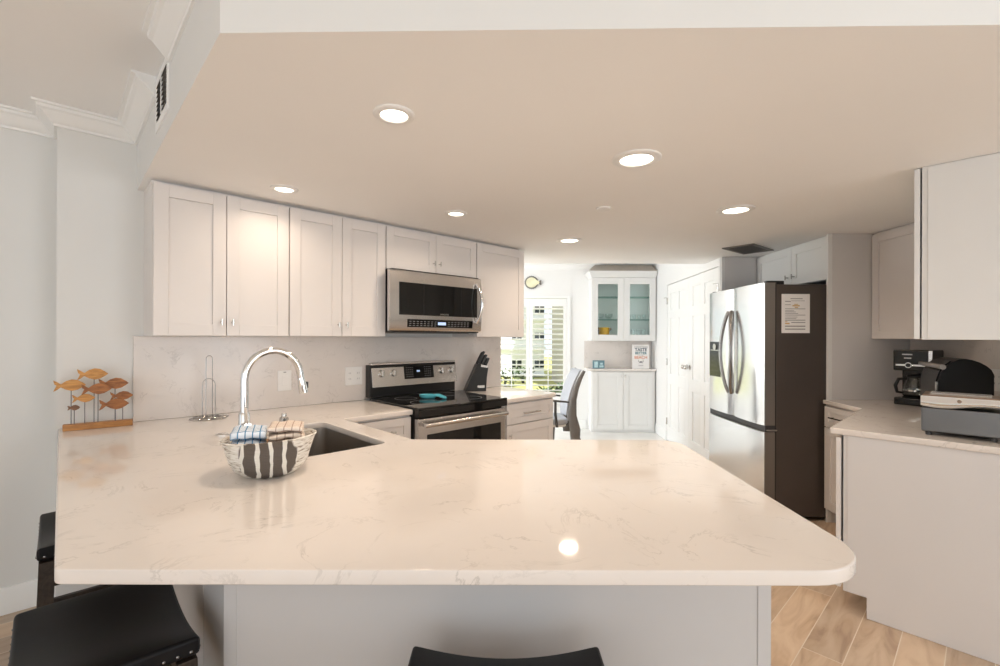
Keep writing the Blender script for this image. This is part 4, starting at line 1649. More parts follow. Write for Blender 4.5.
# refrigerator enclosure
t = Thing('tall_side_panel', 'tall white enclosure panel right of the refrigerator, floor to ceiling', 'panel', (2.73, 3.45, 0))
b = t.mb()
b.box(2.469, 3.049, 3.441, 3.456, 0.0, SOF - 0.001)
t.part('panel_board', b, 'panel', smooth=False)
b = t.mb()
b.box(2.436, 2.468, 3.4405, 3.458, 0.0, SOF - 0.001)
t.part('edge_stile', b, 'cabw', bevel=0.001)
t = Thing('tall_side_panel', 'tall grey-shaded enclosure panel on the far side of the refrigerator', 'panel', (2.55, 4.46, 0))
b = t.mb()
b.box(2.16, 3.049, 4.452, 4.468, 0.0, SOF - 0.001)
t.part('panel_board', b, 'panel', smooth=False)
b = t.mb()
b.box(2.128, 2.159, 4.450, 4.472, 0.0, SOF - 0.001)
t.part('edge_stile', b, 'cabw', bevel=0.001)

t = Thing('upper_cabinet', 'short two-door white cabinet over the refrigerator', 'cabinet', (-3.95, 2.75, 1.81), FR)
b = t.mb()
b.box(-4.448, -3.462, 2.487, 3.049, 1.812, SOF - 0.001)
t.part('cabinet_body', b, 'cabw', bevel=0.0015)
for (a0, a1, kx) in ((-4.44, -3.925, -3.965), (-3.921, -3.50, -3.88)):
    b = t.mb()
    b.shaker(a0, a1, 1.815, SOF - 0.02, 2.465, rail=0.058)
    q = t.part('door', b, 'cabw', bevel=0.0014)
    b = t.mb()
    tknob(b, kx, 1.885, 2.465, 0.04)
    t.part('knob', b, 'pewter', parent=q)

# ------------------------------------------------------------ refrigerator (frame FR: x = -Y, y = X, front faces -y)
t = Thing('refrigerator', 'french-door stainless refrigerator with dark side and bowed handles', 'refrigerator', (-3.915, 2.4, 0), FR)
a0, a1 = -4.372, -3.462
b = t.mb()
b.box(a0 + 0.004, a1 - 0.002, 2.068, 2.86, 0.03, 1.772)
for aa in (a0 + 0.05, a1 - 0.09):
    for bb in (2.10, 2.78):
        b.box(aa, aa + 0.04, bb, bb + 0.05, 0.0, 0.03)
t.part('body', b, 'steel_dark', bevel=0.004)


def bowed(b, xa, xb, z0, z1, yf=1.967, yb=2.058, bulge=0.010):
    n = 8
    pts = [(xa, yb)]
    for i in range(n + 1):
        q = i / n
        r = 0.0
        pts.append((xa + (xb - xa) * q, yf + 0.012 * (abs(2 * q - 1) ** 8) - bulge * (1 - (2 * q - 1) ** 2)))
    pts.append((xb, yb))
    b.prism(pts, z0, z1)


for (xa, xb, hx) in ((a0, -3.9175, -1), (-3.9135, a1, 1)):
    b = t.mb()
    bowed(b, xa, xb, 0.716, 1.785)
    q = t.part('door', b, ['steel_v', 'steel_edge'], ang=40)
    for p in q.data.polygons:
        p.material_index = 1 if (abs(p.normal.x) > 0.8 or abs(p.normal.z) > 0.8) else 0
    b = t.mb()
    pts = []
    for i in range(17):
        s = i / 16
        bow = math.sin(PI * s)
        pts.append((-3.9155 + hx * (0.022 + 0.066 * bow), 1.958 - 0.012 - 0.040 * bow ** 0.6, 0.905 + 0.69 * s))
    b.tube(pts, 0.0175, 14, sy=0.8)
    t.part('handle', b, 'pewter', parent=q)
    if hx < 0:
        b = t.mb()
        b.box(-4.318, -4.105, 1.955, 1.9785, 1.02, 1.335)
        dz = t.part('water_dispenser', b, 'blackgloss', parent=q, bevel=0.004)
        b = t.mb()
        b.cyl((-4.21, 1.9545, 1.29), (-4.21, 1.948, 1.29), 0.028, n=20)
        b.box(-4.30, -4.12, 1.9525, 1.957, 1.255, 1.262)
        t.part('dispenser_spout', b, 'nickel', parent=q)
b = t.mb()
bowed(b, a0, a1, 0.04, 0.664)
q = t.part('freezer_drawer', b, ['steel_v', 'steel_edge'], ang=40)
for p in q.data.polygons:
    p.material_index = 1 if (abs(p.normal.x) > 0.8 or abs(p.normal.z) > 0.8) else 0
b = t.mb()
b.box(a0 + 0.005, a1 - 0.003, 1.985, 2.06, 0.666, 0.714)
t.part('drawer_grip', b, 'charcoal', smooth=False, label='dark recessed grip band')
b = t.mb()
b.box(a0 + 0.004, a1 - 0.004, 2.0585, 2.0675, 0.05, 1.775)
t.part('door_gasket', b, 'black', smooth=False)
for aa in (a0 + 0.01, a1 - 0.05):
    b = t.mb()
    b.box(aa, aa + 0.04, 2.0, 2.13, 1.7855, 1.80)
    b.box(aa, aa + 0.04, 2.075, 2.13, 1.772, 1.79)
    t.part('hinge_cover', b, 'black', bevel=0.003)
b = t.mb()
b.box(a1 - 0.006, a1 - 0.0005, 1.995, 2.075, 0.672, 0.684)
t.part('lower_hinge', b, 'nickel', bevel=0.001)

# notice on the refrigerator side (faces -Y)
t = Thing('printed_notice', 'white printed notice sheet taped to the dark refrigerator side', 'notice', (2.21, 3.4635, 1.56))
b = t.mb()
x0, x1, z0, z1 = 2.105, 2.315, 1.408, 1.700
b.box(x0, x1, 3.4605, 3.4632, z0, z1)
sh = t.part('sheet', b, 'paper', smooth=False)


def lines(name, rows, m):
    b = t.mb()
    for xa, xb, f, h in rows:
        zc = z1 - f * (z1 - z0)
        b.box(x0 + xa * (x1 - x0), x0 + xb * (x1 - x0), 3.4598, 3.4604, zc - h, zc + h)
    t.part(name, b, m, smooth=False)


lines('grey_print', [(0.31, 0.74, 0.12, 0.003), (0.12, 0.32, 0.19, 0.003), (0.34, 0.82, 0.175, 0.0016), (0.12, 0.32, 0.275, 0.002), (0.12, 0.84, 0.38, 0.0022),
                     (0.12, 0.44, 0.43, 0.002), (0.12, 0.50, 0.46, 0.002), (0.12, 0.58, 0.50, 0.002), (0.12, 0.84, 0.54, 0.0022), (0.12, 0.56, 0.59, 0.002), (0.12, 0.52, 0.63, 0.002),
                     (0.12, 0.84, 0.67, 0.0028), (0.34, 0.84, 0.73, 0.003), (0.12, 0.84, 0.825, 0.004), (0.12, 0.84, 0.90, 0.004)], 'ink')
lines('tan_print', [(0.38, 0.64, 0.30, 0.005), (0.44, 0.58, 0.265, 0.003), (0.46, 0.58, 0.345, 0.004), (0.12, 0.28, 0.755, 0.005), (0.12, 0.20, 0.705, 0.003)], 'ink_tan')

# ------------------------------------------------------------ coffee maker
CR = math.radians(-58)
t = Thing('coffee_maker', 'black drip coffee maker with glass carafe by the tall white panel', 'coffee maker', (2.898, 3.20, 0.9145))
t.o.rotation_euler = (0, 0, CR)
b = MB()
b.box(-0.10, 0.10, -0.13, 0.085, 0.0, 0.05)
b.box(-0.10, 0.10, 0.02, 0.085, 0.05, 0.24)
b.box(-0.105, 0.105, -0.125, 0.087, 0.235, 0.378)
body = t.part('body', b, 'blackgloss', bevel=0.008, seg=3)
b = MB()
b.lathe([(0, 0.0), (0.052, 0.0), (0.062, 0.012), (0.068, 0.045), (0.064, 0.085), (0.050, 0.118), (0.048, 0.132), (0.044, 0.132), (0.046, 0.116), (0.060, 0.084), (0.064, 0.045), (0.058, 0.014), (0, 0.004)], (0, -0.055, 0.056), 28)
ca_ = t.part('carafe', b, 'glassware', ang=60, label='glass carafe')
b = MB()
b.lathe([(0.0, 0.0), (0.05, 0.0), (0.05, 0.012), (0.030, 0.022), (0, 0.022)], (0, -0.055, 0.187), 24)
b.tube([(-0.045, -0.075, 0.18), (-0.082, -0.098, 0.175), (-0.098, -0.105, 0.13), (-0.090, -0.10, 0.085), (-0.06, -0.08, 0.08)], [0.010, 0.011, 0.011, 0.010, 0.008], 10)
t.part('carafe_handle', b, 'black', parent=ca_)
b = MB()
b.lathe([(0.066, 0.0), (0.069, 0.0), (0.069, 0.010), (0.066, 0.010), (0.066, 0.0)], (0, -0.055, 0.096), 28)
t.part('carafe_band', b, 'chrome', parent=ca_)
b = MB()
b.box(-0.09, 0.09, -0.129, -0.1245, 0.268, 0.280)
b.cyl((-0.02, -0.125, 0.274), (-0.02, -0.134, 0.274), 0.019, n=24)
t.part('control_bar', b, 'chrome', parent=body, bevel=0.001)
b = MB()
b.cyl((-0.02, -0.134, 0.274), (-0.02, -0.137, 0.274), 0.014, n=20)
t.part('dial', b, 'black', parent=body)
b = MB()
b.box(-0.055, 0.0, -0.1275, -0.1245, 0.343, 0.351)
b.box(-0.045, -0.005, -0.1275, -0.1245, 0.318, 0.326)
t.part('front_lettering', b, 'nickel', parent=body, smooth=False)
b = MB()
b.box(0.082, 0.104, -0.130, -0.118, 0.290, 0.375)
t.part('chrome_corner', b, 'chrome', parent=body, bevel=0.003)
b = MB()
b.cyl((0.070, -0.1295, 0.026), (0.070, -0.136, 0.026), 0.013, n=20)
t.part('power_button', b, 'chrome', parent=body)

# toaster oven: front face looks towards the aisle, its dark side towards the camera
OR = math.radians(60)
t = Thing('toaster_oven', 'black arch-topped toaster oven with silver handle behind the steel toaster', 'toaster oven', (2.45, 2.575, 0.9145))
t.o.rotation_euler = (0, 0, -math.radians(30))
# local: +x = depth to the back (right), +y = along the front, away from the camera
b = MB()
prof = []
D, H = 0.215, 0.345
prof = [(0.0, 0.016), (D, 0.016), (D, 0.262), (0.205, 0.288), (0.186, 0.309), (0.16, 0.327), (0.132, 0.339), (0.105, 0.345), (0.078, 0.341),
        (0.050, 0.327), (0.024, 0.302), (0.004, 0.268), (-0.008, 0.22), (-0.010, 0.06)]
a = [b.v(x, 0.0, z) for x, z in prof]
c_ = [b.v(x, 0.335, z) for x, z in prof]
b.f(a); b.f(c_[::-1])
for i in range(len(prof)):
    j = (i + 1) % len(prof)
    b.f([a[i], c_[i], c_[j], a[j]])
shell = t.part('shell', b, 'ovenblack', bevel=0.004, ang=30)
b = MB()
vs = [(-0.0115, 0.07), (-0.0105, 0.22), (0.002, 0.269), (0.022, 0.304), (0.048, 0.330)]
A = [b.v(x - 0.004, 0.02, z + 0.002) for x, z in vs]
B = [b.v(x - 0.004, 0.315, z + 0.002) for x, z in vs]
A2 = [b.v(x + 0.006, 0.02, z - 0.004) for x, z in vs]
B2 = [b.v(x + 0.006, 0.315, z - 0.004) for x, z in vs]
for i in range(4):
    b.f([A[i], A[i + 1], B[i + 1], B[i]])
    b.f([A2[i], B2[i], B2[i + 1], A2[i + 1]])
    b.f([A[i], A2[i], A2[i + 1], A[i + 1]])
    b.f([B[i], B[i + 1], B2[i + 1], B2[i]])
b.f([A[0], B[0], B2[0], A2[0]]); b.f([A[4], A2[4], B2[4], B[4]])
gd = t.part('glass_door', b, 'ovenglass', ang=40)
b = MB()
b.tube([(-0.004, -0.058, 0.300), (-0.016, 0.14, 0.303), (-0.014, 0.325, 0.303)], [0.014, 0.014, 0.011], 16)
for yy in (0.05, 0.27):
    b.cyl((-0.012, yy, 0.302), (0.022, yy, 0.295), 0.007, n=10)
t.part('handle', b, 'nickel', parent=gd, label='silver bar handle')
b = MB()
b.box(-0.019, -0.012, 0.004, 0.014, 0.06, 0.215)
t.part('door_trim', b, 'chrome', parent=gd)
for xx, yy in ((0.02, 0.02), (0.02, 0.31), (0.195, 0.02), (0.195, 0.31)):
    b = MB()
    b.cyl((xx, yy, 0.0), (xx, yy, 0.018), 0.012, n=12)
    t.part('foot', b, 'black')

# steel toaster at the front corner of the bar: frame T, long axis along w
t = Thing('toaster', 'long stainless toaster with a polished wavy band, nearest on the bar', 'toaster', (3.055, 0.075, 0.9145), T)
b = t.mb()
u0, u1, w0, w1 = 2.972, 3.145, -0.055, 0.208
b.box(u0, u1, w0, w1, 0.932, 1.045)
body = t.part('body', b, 'steel_mirror_dark', bevel=0.006, label='steel lower body with dark reflections put into its colour')
b = t.mb()
n = 22
top = 1.100
lo, hi = [], []
for i in range(n + 1):
    q = i / n
    ww = w1 + 0.001 + (w0 - w1 - 0.002) * q
    z = 1.058 - 0.010 * math.sin(PI * q * 1.6 + 0.4) - 0.006 * q
    lo.append((ww, z))
poly = lo + [(w0 - 0.001, top), (w1 + 0.001, top)]
NS = 10
cols = []
for k in range(NS + 1):                       # front bulges outwards between its lower and upper edge
    q = k / NS
    cols.append([b.v(u0 - 0.003 - 0.009 * math.sin(PI * q) - 0.003 * math.sin(2 * PI * q), lo[i][0], lo[i][1] + (top - lo[i][1]) * q) for i in range(n + 1)])
for A, B in zip(cols, cols[1:]):
    for i in range(n):
        b.f([A[i], A[i + 1], B[i + 1], B[i]])
rear = [[b.v(u1 + 0.003, lo[i][0], z) for i in range(n + 1)] for z in (1.05, top)]
for i in range(n):
    b.f([rear[0][i], rear[1][i], rear[1][i + 1], rear[0][i + 1]])
    b.f([cols[-1][i], cols[-1][i + 1], rear[1][i + 1], rear[1][i]])
    b.f([cols[0][i], rear[0][i], rear[0][i + 1], cols[0][i + 1]])
for i in (0, n):
    b.f([c[i] for c in cols] + [rear[1][i], rear[0][i]])
t.part('polished_band', b, 'wavy', ang=30, label='bright polished wavy upper band')
b = t.mb()
b.box(u0 + 0.002, u1 - 0.002, w0 + 0.004, w1 - 0.004, 1.100, 1.106)
tp = t.part('top_plate', b, 'brown_top', bevel=0.002, label='bronze-brown top plate')
for uu in (3.015, 3.075):
    b = t.mb()
    b.box(uu, uu + 0.006, w0 + 0.03, w1 - 0.03, 1.1055, 1.112)
    b.box(uu + 0.030, uu + 0.036, w0 + 0.03, w1 - 0.03, 1.1055, 1.112)
    b.box(uu + 0.006, uu + 0.030, w0 + 0.03, w1 - 0.03, 1.1055, 1.1075)
    t.part('bread_slot', b, ['chrome'], parent=tp, bevel=0.001)
b = t.mb()
b.tube([(u0 - 0.009, 0.078, 1.083), (u0 - 0.0145, 0.078, 1.083)], [0.008, 0.006], 16)
t.part('emblem', b, 'brown_top')
for uu in (u0 + 0.02, u1 - 0.02):
    for ww in (w0 + 0.025, w1 - 0.025):
        b = t.mb()
        b.cyl((uu, ww, 0.9145), (uu, ww, 0.934), 0.011, n=12)
        t.part('foot', b, 'charcoal')

# ------------------------------------------------------------ glass-fronted hutch on the far wall
t = Thing('hutch_cabinet', 'white two-door base cabinet of the hutch on the far wall', 'cabinet', (1.79, 6.94, 0))
hx0, hx1 = 1.325, 2.248
b = t.mb()
b.box(hx0, hx1, 6.70, 6.948, 0.0, 0.885)
t.part('cabinet_body', b, 'cabw', bevel=0.002)
for d0, d1, kx in ((hx0 + 0.012, 1.777, 1.757), (1.781, hx1 - 0.04, 1.801)):
    b = t.mb(); b.shaker(d0, d1, 0.035, 0.872, 6.678, rail=0.075, rec=0.010)
    q = t.part('door', b, 'cabw', bevel=0.002)
    b = t.mb(); tknob(b, kx, 0.815, 6.678); t.part('knob', b, 'nickel', parent=q)
ht = single('hutch_counter', lambda b: b.box(1.29, 2.252, 6.665, 6.948, 0.886, 0.916), (1.79, 6.8, 0.886), 0, 'splash', 'thin pale quartz shelf top on the hutch base cabinet', 'countertop', bevel=0.003)
single('backsplash', lambda b: b.box(1.262, 2.252, 6.932, 6.9485, 0.917, 1.318), (1.79, 6.94, 0.917), 0, 'splash', 'small grey quartz backsplash inside the far wall hutch', 'backsplash', bevel=0.0015)

t = Thing('glass_cabinet', 'white wall cabinet with two glass doors on the far wall hutch', 'cabinet', (1.79, 6.94, 1.33))
zb, zt = 1.322, 2.235
b = t.mb()
yf = 6.70
b.box(hx0, hx0 + 0.02, yf, 6.948, zb, zt)
b.box(hx1 - 0.02, hx1, yf, 6.948, zb, zt)
b.box(hx0 + 0.02, hx1 - 0.02, yf, 6.948, zb, zb + 0.02)
b.box(hx0 + 0.02, hx1 - 0.02, yf, 6.948, zt - 0.02, zt)
t.part('cabinet_body', b, 'cabw', bevel=0.0015)
b = t.mb()
b.box(hx0 + 0.02, hx1 - 0.02, 6.935, 6.9475, zb + 0.02, zt - 0.02)
t.part('back_panel', b, 'aqua', smooth=False, label='aqua-tinted back')
for zz in (1.625, 1.955):
    b = t.mb()
    b.box(hx0 + 0.021, hx1 - 0.021, 6.725, 6.933, zz, zz + 0.010)
    t.part('glass_shelf', b, 'glass_edge', smooth=False)
for d0, d1 in ((hx0 + 0.003, 1.785), (1.788, hx1 - 0.003)):
    b = t.mb()
    r = 0.10
    b.box(d0, d0 + 0.085, yf - 0.022, yf - 0.001, zb, zt - 0.003)
    b.box(d1 - 0.085, d1, yf - 0.022, yf - 0.001, zb, zt - 0.003)
    b.box(d0 + 0.085, d1 - 0.085, yf - 0.022, yf - 0.001, zb, zb + 0.09)
    b.box(d0 + 0.085, d1 - 0.085, yf - 0.022, yf - 0.001, zt - 0.093, zt - 0.003)
    q = t.part('door', b, 'cabw', bevel=0.002)
    b = t.mb()
    b.box(d0 + 0.084, d1 - 0.084, yf - 0.013, yf - 0.010, zb + 0.089, zt - 0.092)
    t.part('door_pane', b, 'glass', parent=q, smooth=False)
b = t.mb()
b.frustum(hx0 - 0.005, hx1, 6.675, 6.948, zt, hx0 - 0.05, hx1 + 0.004, 6.625, 6.948, zt + 0.075)
b.box(hx0 - 0.055, hx1 + 0.004, 6.62, 6.948, zt + 0.075, zt + 0.092)
t.part('crown', b, 'cabw', bevel=0.003)
b = t.mb()
b.frustum(hx0 - 0.045, hx1, 6.632, 6.948, zt + 0.092, hx0 + 0.06, hx1 - 0.04, 6.76, 6.948, zt + 0.195)
t.part('top_cap', b, 'taupe', smooth=False, label='taupe hipped top')

# things in and on the hutch
t = Thing('yellow_pitcher', 'yellow ceramic pitcher behind the left glass door', 'pitcher', (1.525, 6.81, zb + 0.021))
b = t.mb()
b.lathe([(0, 0), (0.068, 0), (0.076, 0.01), (0.076, 0.08), (0.078, 0.145), (0.084, 0.175), (0.079, 0.175), (0.072, 0.145), (0.070, 0.08), (0.070, 0.015), (0, 0.012)], (1.525, 6.81, zb + 0.021), 28)
t.part('jug', b, 'yellow')
b = t.mb()
b.tube([(1.455, 6.80, zb + 0.150), (1.415, 6.795, zb + 0.145), (1.405, 6.79, zb + 0.095), (1.425, 6.795, zb + 0.05), (1.455, 6.80, zb + 0.045)], 0.012, 10)
t.part('handle', b, 'brown_top')
b = t.mb()
b.tube([(1.588, 6.80, zb + 0.15), (1.615, 6.795, zb + 0.17), (1.63, 6.79, zb + 0.185)], [0.022, 0.017, 0.014], 12)
t.part('spout', b, 'brown_top')


def glassware(x, y, z, h, r, lab, grp):
    single('drinking_glass', lambda b: b.lathe([(0, 0), (r * 0.8, 0), (r, h), (r - 0.003, h), (r * 0.8 - 0.003, 0.006), (0, 0.006)], (x, y, z), 20), (x, y, z), 0, 'glassware',
           lab, 'glass', grp, ang=50)


for x in (1.885, 1.96, 2.04, 2.115):
    glassware(x, 6.83, zb + 0.021, 0.15, 0.032, 'clear drinking glass on the bottom shelf behind the right glass door', 'tall glasses on the bottom right shelf')
for x in (1.90, 1.975, 2.05, 2.12):
    glassware(x, 6.82, 1.6355, 0.075, 0.030, 'short clear glass on the lower glass shelf behind the right door', 'short glasses on the right glass shelf')
for k, x in enumerate((1.47, 1.60)):
    single('glass_bowl', lambda b: b.lathe([(0, 0), (0.03, 0), (0.032, 0.008), (0.052, 0.04), (0.058, 0.085), (0.055, 0.085), (0.049, 0.042), (0, 0.012)], (x, 6.82, 1.6355), 24), (x, 6.82, 1.6355), 0,
           'glassware', ('clear glass bowl on the left glass shelf, above the yellow pitcher', 'clear glass bowl on the left glass shelf, nearer the middle of the cabinet')[k], 'bowl', 'glass bowls on the left glass shelf')

t = Thing('picture_block', 'small slate-blue box frame with two pale pictures on the hutch shelf', 'picture frame', (1.455, 6.80, 0.9165))
b = t.mb()
b.box(1.365, 1.535, 6.79, 6.83, 0.9165, 1.035)
t.part('frame', b, 'blue', bevel=0.003)
b = t.mb(); b.box(1.383, 1.437, 6.788, 6.7905, 0.930, 1.018); t.part('left_picture', b, 'paleblue', smooth=False)
b = t.mb(); b.box(1.460, 1.520, 6.788, 6.7905, 0.932, 0.962); b.box(1.472, 1.508, 6.788, 6.7905, 0.972, 1.0); t.part('right_picture', b, 'paleblue', smooth=False)

t = Thing('beach_sign', 'white sign about cocktails and the beach leaning in the hutch', 'sign', (2.05, 6.76, 0.9165))
sx0, sx1, sz0, sz1 = 1.932, 2.178, 0.9165, 1.268
b = t.mb()
b.box(sx0, sx1, 6.752, 6.775, sz0, sz1)
bd = t.part('board', b, 'paper', bevel=0.002)
scx = (sx0 + sx1) / 2
for s_, z, sz, m, bo in (('COCKTAILS', 1.232, 0.036, 'ink', 0.0004), ('TASTE', 1.192, 0.062, 'ink_dark', 0.0018), ('BETTER', 1.143, 0.050, 'ink_teal', 0.0016),
                         ('AT THE', 1.112, 0.018, 'ink', 0.0002), ('BEACH', 1.080, 0.060, 'ink_orange', 0.0010)):
    text_mesh('lettering', s_, sz, m, t.o, (scx - 2.05, 6.7515 - 6.76, z - 0.9165), bold=bo)
b = t.mb()
for s in (-1, 1):
    b.tube([(scx + s * 0.018, 6.7512, 1.012), (scx + s * 0.036, 6.7512, 1.022), (scx + s * 0.034, 6.7512, 1.040), (scx + s * 0.024, 6.7512, 1.046)], 0.0035, 6)
    b.tube([(scx + s * 0.014, 6.7512, 1.004), (scx + s * 0.032, 6.7512, 0.998)], 0.0025, 6)
b.slab_xz([(scx + 0.022 * math.cos(q * PI / 8), 1.014 + 0.014 * math.sin(q * PI / 8)) for q in range(16)], 6.7505, 6.752)
t.part('crab_drawing', b, 'ink')
b = t.mb()
b.box(scx - 0.038, scx + 0.038, 6.7508, 6.752, 0.966, 0.970)
b.box(scx - 0.030, scx + 0.030, 6.7508, 6.752, 0.957, 0.960)
t.part('small_print', b, 'ink', smooth=False)

# puffer-fish wall ornament
t = Thing('fish_ornament', 'spiny puffer fish wall ornament above the shuttered window', 'wall ornament', (0.49, 6.94, 2.19))
b = t.mb()
pts = []
for i in range(28):
    a = 2 * PI * i / 28
    pts.append((0.47 + 0.084 * math.cos(a), 2.19 + 0.077 * math.sin(a)))
pts = [(x + (0.045 if (x > 0.53) else 0) * (x - 0.53) / 0.03, z if x < 0.53 else 2.19 + (z - 2.19) * 0.75) for x, z in pts]
b.slab_xz(pts, 6.915, 6.945)
t.part('body', b, mat('cream_glaze', (0.80, 0.78, 0.55), 0.5, noise=0.12, nscale=14), bevel=0.006)
b = t.mb()
for i in range(22):
    a = 2 * PI * (i + 0.5) / 22
    if abs(a) < 0.35 or abs(a - 2 * PI) < 0.35:
        continue
    b.tube([(0.47 + 0.084 * math.cos(a), 6.93, 2.19 + 0.078 * math.sin(a)), (0.47 + 0.112 * math.cos(a), 6.928, 2.19 + 0.104 * math.sin(a))], [0.008, 0.002], 6)
ring = [(0.47 + 0.093 * math.cos(2 * PI * i / 36), 6.93, 2.19 + 0.086 * math.sin(2 * PI * i / 36)) for i in range(36)]
b.tube(ring, 0.010, 6, closed=True)
t.part('spines', b, 'vent_grey', label='dark spiny edge')
b = t.mb()
b.slab_xz([(0.575, 2.198), (0.605, 2.228), (0.618, 2.222), (0.608, 2.19), (0.618, 2.158), (0.605, 2.152), (0.575, 2.182)], 6.918, 6.942)
t.part('tail', b, 'vent_grey')

# ------------------------------------------------------------ desk chair beyond the counter
t = Thing('desk_chair', 'grey mesh-backed office chair beyond the counter by the window', 'chair', (0.545, 5.05, 0))
t.o.rotation_euler = (0, 0, math.radians(2))
# local: back rest at +x side, sitter faces -x
b = MB()
cols = []
for j in range(9):
    q = j / 8
    y = -0.22 + 0.44 * q
    col = []
    for (x, z) in ((0.185, 0.50), (0.175, 0.60), (0.19, 0.72), (0.225, 0.84), (0.265, 0.94), (0.31, 1.02)):
        cv = 0.045 * (1 - (2 * q - 1) ** 2)
        col.append((x + cv - 0.03, y * (1.0 if z < 0.95 else 0.94), z))
    cols.append(col)
A = [[b.v(x, y, z) for x, y, z in c] for c in cols]
B = [[b.v(x + 0.014, y, z + 0.002) for x, y, z in c] for c in cols]
for j in range(8):
    for i in range(5):
        b.f([A[j][i], A[j + 1][i], A[j + 1][i + 1], A[j][i + 1]])
        b.f([B[j][i], B[j][i + 1], B[j + 1][i + 1], B[j + 1][i]])
    for i in (0, 5):
        b.f([A[j][i], A[j + 1][i], B[j + 1][i], B[j][i]])
for j in (0, 8):
    for i in range(5):
        b.f([A[j][i], A[j][i + 1], B[j][i + 1], B[j][i]])
t.part('backrest', b, 'mesh', ang=60)
for y in (-0.225, 0.225):
    b = MB()
    pts = [(0.235, y, 0.30), (0.235, y, 0.40), (0.205, y, 0.55), (0.215, y, 0.72), (0.245, y, 0.84), (0.285, y, 0.94), (0.332, y * 0.95, 1.02)]
    b.tube(pts, [0.05, 0.058, 0.045, 0.034, 0.028, 0.022, 0.016], 10, sy=0.35)
    t.part('back_frame', b, 'chair_shell')
b = MB()
b.tube([(0.28, -0.21, 0.30), (0.28, 0.21, 0.30)], 0.018, 10)
b.tube([(0.22, 0, 0.60), (0.20, 0, 0.45), (0.08, 0, 0.42)], [0.03, 0.035, 0.035], 10)
t.part('back_bracket', b, 'charcoal')
b = MB()
sp = round_poly([(-0.26, -0.24), (0.17, -0.22), (0.17, 0.22), (-0.26, 0.24)], [0.08] * 4, 6)
b.prism(sp, 0.455, 0.515)
t.part('seat', b, 'mesh', bevel=0.02, seg=3)
b = MB()
b.prism([(x * 0.9, y * 0.9) for x, y in sp], 0.43, 0.4545)
t.part('seat_pan', b, 'white', bevel=0.004)
for y in (-0.27, 0.27):
    b = MB()
    b.tube([(0.16, y * 0.98, 0.70), (-0.05, y, 0.72), (-0.16, y, 0.725)], [0.016, 0.02, 0.018], 10, sy=0.6)
    b.tube([(0.02, y, 0.71), (0.02, y, 0.58), (0.04, y * 0.92, 0.44)], 0.014, 10)
    t.part('armrest', b, 'charcoal')
b = MB()
b.cyl((0, 0, 0.10), (0, 0, 0.43), 0.045, 0.06, n=20)
t.part('gas_lift', b, 'chair_shell')
for k in range(5):
    a = k * 2 * PI / 5 + 0.3
    b = MB()
    b.tube([(0.03 * math.cos(a), 0.03 * math.sin(a), 0.11), (0.29 * math.cos(a), 0.29 * math.sin(a), 0.075)], [0.026, 0.018], 10)
    lg = t.part('leg', b, 'chair_shell')
    b = MB()
    cx, cy = 0.29 * math.cos(a), 0.29 * math.sin(a)
    for s in (-1, 1):
        b.cyl((cx - s * 0.010 * math.sin(a), cy + s * 0.010 * math.cos(a), 0.029), (cx - s * 0.026 * math.sin(a), cy + s * 0.026 * math.cos(a), 0.029), 0.029, n=16)
    b.cyl((cx, cy, 0.03), (cx, cy, 0.078), 0.008, n=8)
    t.part('caster', b, 'black', parent=lg)


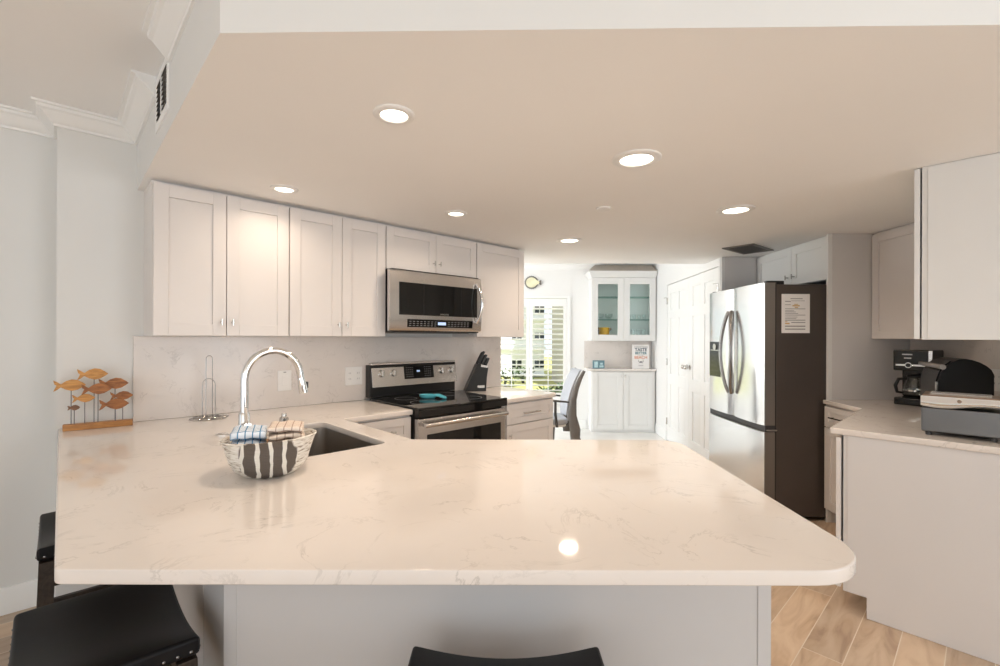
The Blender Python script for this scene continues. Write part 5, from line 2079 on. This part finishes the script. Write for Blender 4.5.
# ------------------------------------------------------------ bar stools
def stool():
    """saddle stool: long axis x, dips in the middle; origin on the floor under the seat's centre"""
    t = Thing('saddle_stool', 'x', 'stool', (0, 0, 0), 0, 'black leather saddle stools at the peninsula')
    hw, hd, zt = 0.217, 0.165, 0.642
    b = MB()
    nx, ny = 18, 10
    top, bot = [], []
    for i in range(nx + 1):
        q = 2 * i / nx - 1
        rt, rb = [], []
        for j in range(ny + 1):
            p = 2 * j / ny - 1
            dip = 0.032 * q * q - 0.020
            crown = 0.018 * (1 - abs(p) ** 2.6) * (1 - abs(q) ** 6)
            rt.append(b.v(q * hw, p * hd, zt + dip + crown))
            rb.append(b.v(q * hw, p * hd, zt + dip - 0.043))
        top.append(rt); bot.append(rb)
    for i in range(nx):
        for j in range(ny):
            b.f([top[i][j], top[i + 1][j], top[i + 1][j + 1], top[i][j + 1]])
            b.f([bot[i][j], bot[i][j + 1], bot[i + 1][j + 1], bot[i + 1][j]])
        for j in (0, ny):
            b.f([top[i][j], bot[i][j], bot[i + 1][j], top[i + 1][j]])
    for j in range(ny):
        for i in (0, nx):
            b.f([top[i][j], top[i][j + 1], bot[i][j + 1], bot[i][j]])
    t.part('seat_cushion', b, 'leather', bevel=0.010, seg=3, ang=50)
    b = MB()
    for s in (-1, 1):
        for i in range(17):
            q = -1 + 2 * (i + 0.5) / 17
            z = zt + 0.032 * q * q - 0.020 - 0.031
            b.sphere((q * hw * 0.97, s * (hd - 0.001), z), 0.0042, n=8)
        for i in range(12):
            p = -1 + 2 * (i + 0.5) / 12
            b.sphere((s * (hw - 0.001), p * hd * 0.96, zt + 0.012 - 0.031), 0.0042, n=8)
    t.part('nailhead_trim', b, 'pewter')
    b = MB()
    for s in (-1, 1):
        b.box(-hw + 0.03, hw - 0.03, s * (hd - 0.02) - 0.012, s * (hd - 0.02) + 0.012, zt - 0.135, zt - 0.072)
        b.box(s * (hw - 0.03) - 0.012, s * (hw - 0.03) + 0.012, -hd + 0.02, hd - 0.02, zt - 0.135, zt - 0.062)
    t.part('apron', b, 'espresso', bevel=0.002)
    for sx in (-1, 1):
        for sy in (-1, 1):
            b = MB()
            x0, y0 = sx * (hw - 0.028), sy * (hd - 0.026)
            x1, y1 = sx * (hw - 0.012), sy * (hd - 0.008)
            r = 0.021
            b.frustum(x1 - r, x1 + r, y1 - r, y1 + r, 0.0, x0 - r, x0 + r, y0 - r, y0 + r, zt - 0.042)
            t.part('leg', b, 'espresso', bevel=0.002)
    for s in (-1, 1):
        b = MB()
        b.box(-hw + 0.03, hw - 0.03, s * (hd - 0.016) - 0.010, s * (hd - 0.016) + 0.010, 0.20, 0.235)
        t.part('footrest', b, 'espresso', bevel=0.002)
        b = MB()
        b.box(s * (hw - 0.02) - 0.010, s * (hw - 0.02) + 0.010, -hd + 0.03, hd - 0.03, 0.27, 0.305)
        t.part('stretcher', b, 'espresso', bevel=0.002)
    return t.o


s0 = stool()
s0['label'] = 'black leather stool with nailheads at the left front corner of the peninsula'
s0.location = (*xy(0.085, 1.512), 0)
s0.rotation_euler = (0, 0, T + PI / 2)
s1 = copy_tree(s0)
s1['label'] = 'black leather stool half hidden behind the left edge of the worktop'
s1.location = (*xy(0.115, 2.41), 0)
s2 = copy_tree(s0)
s2['label'] = 'black leather stool at the middle of the peninsula front, cut by the photo edge'
s2.location = (0.016, 0.918, 0)
s2.rotation_euler = (0, 0, 0)
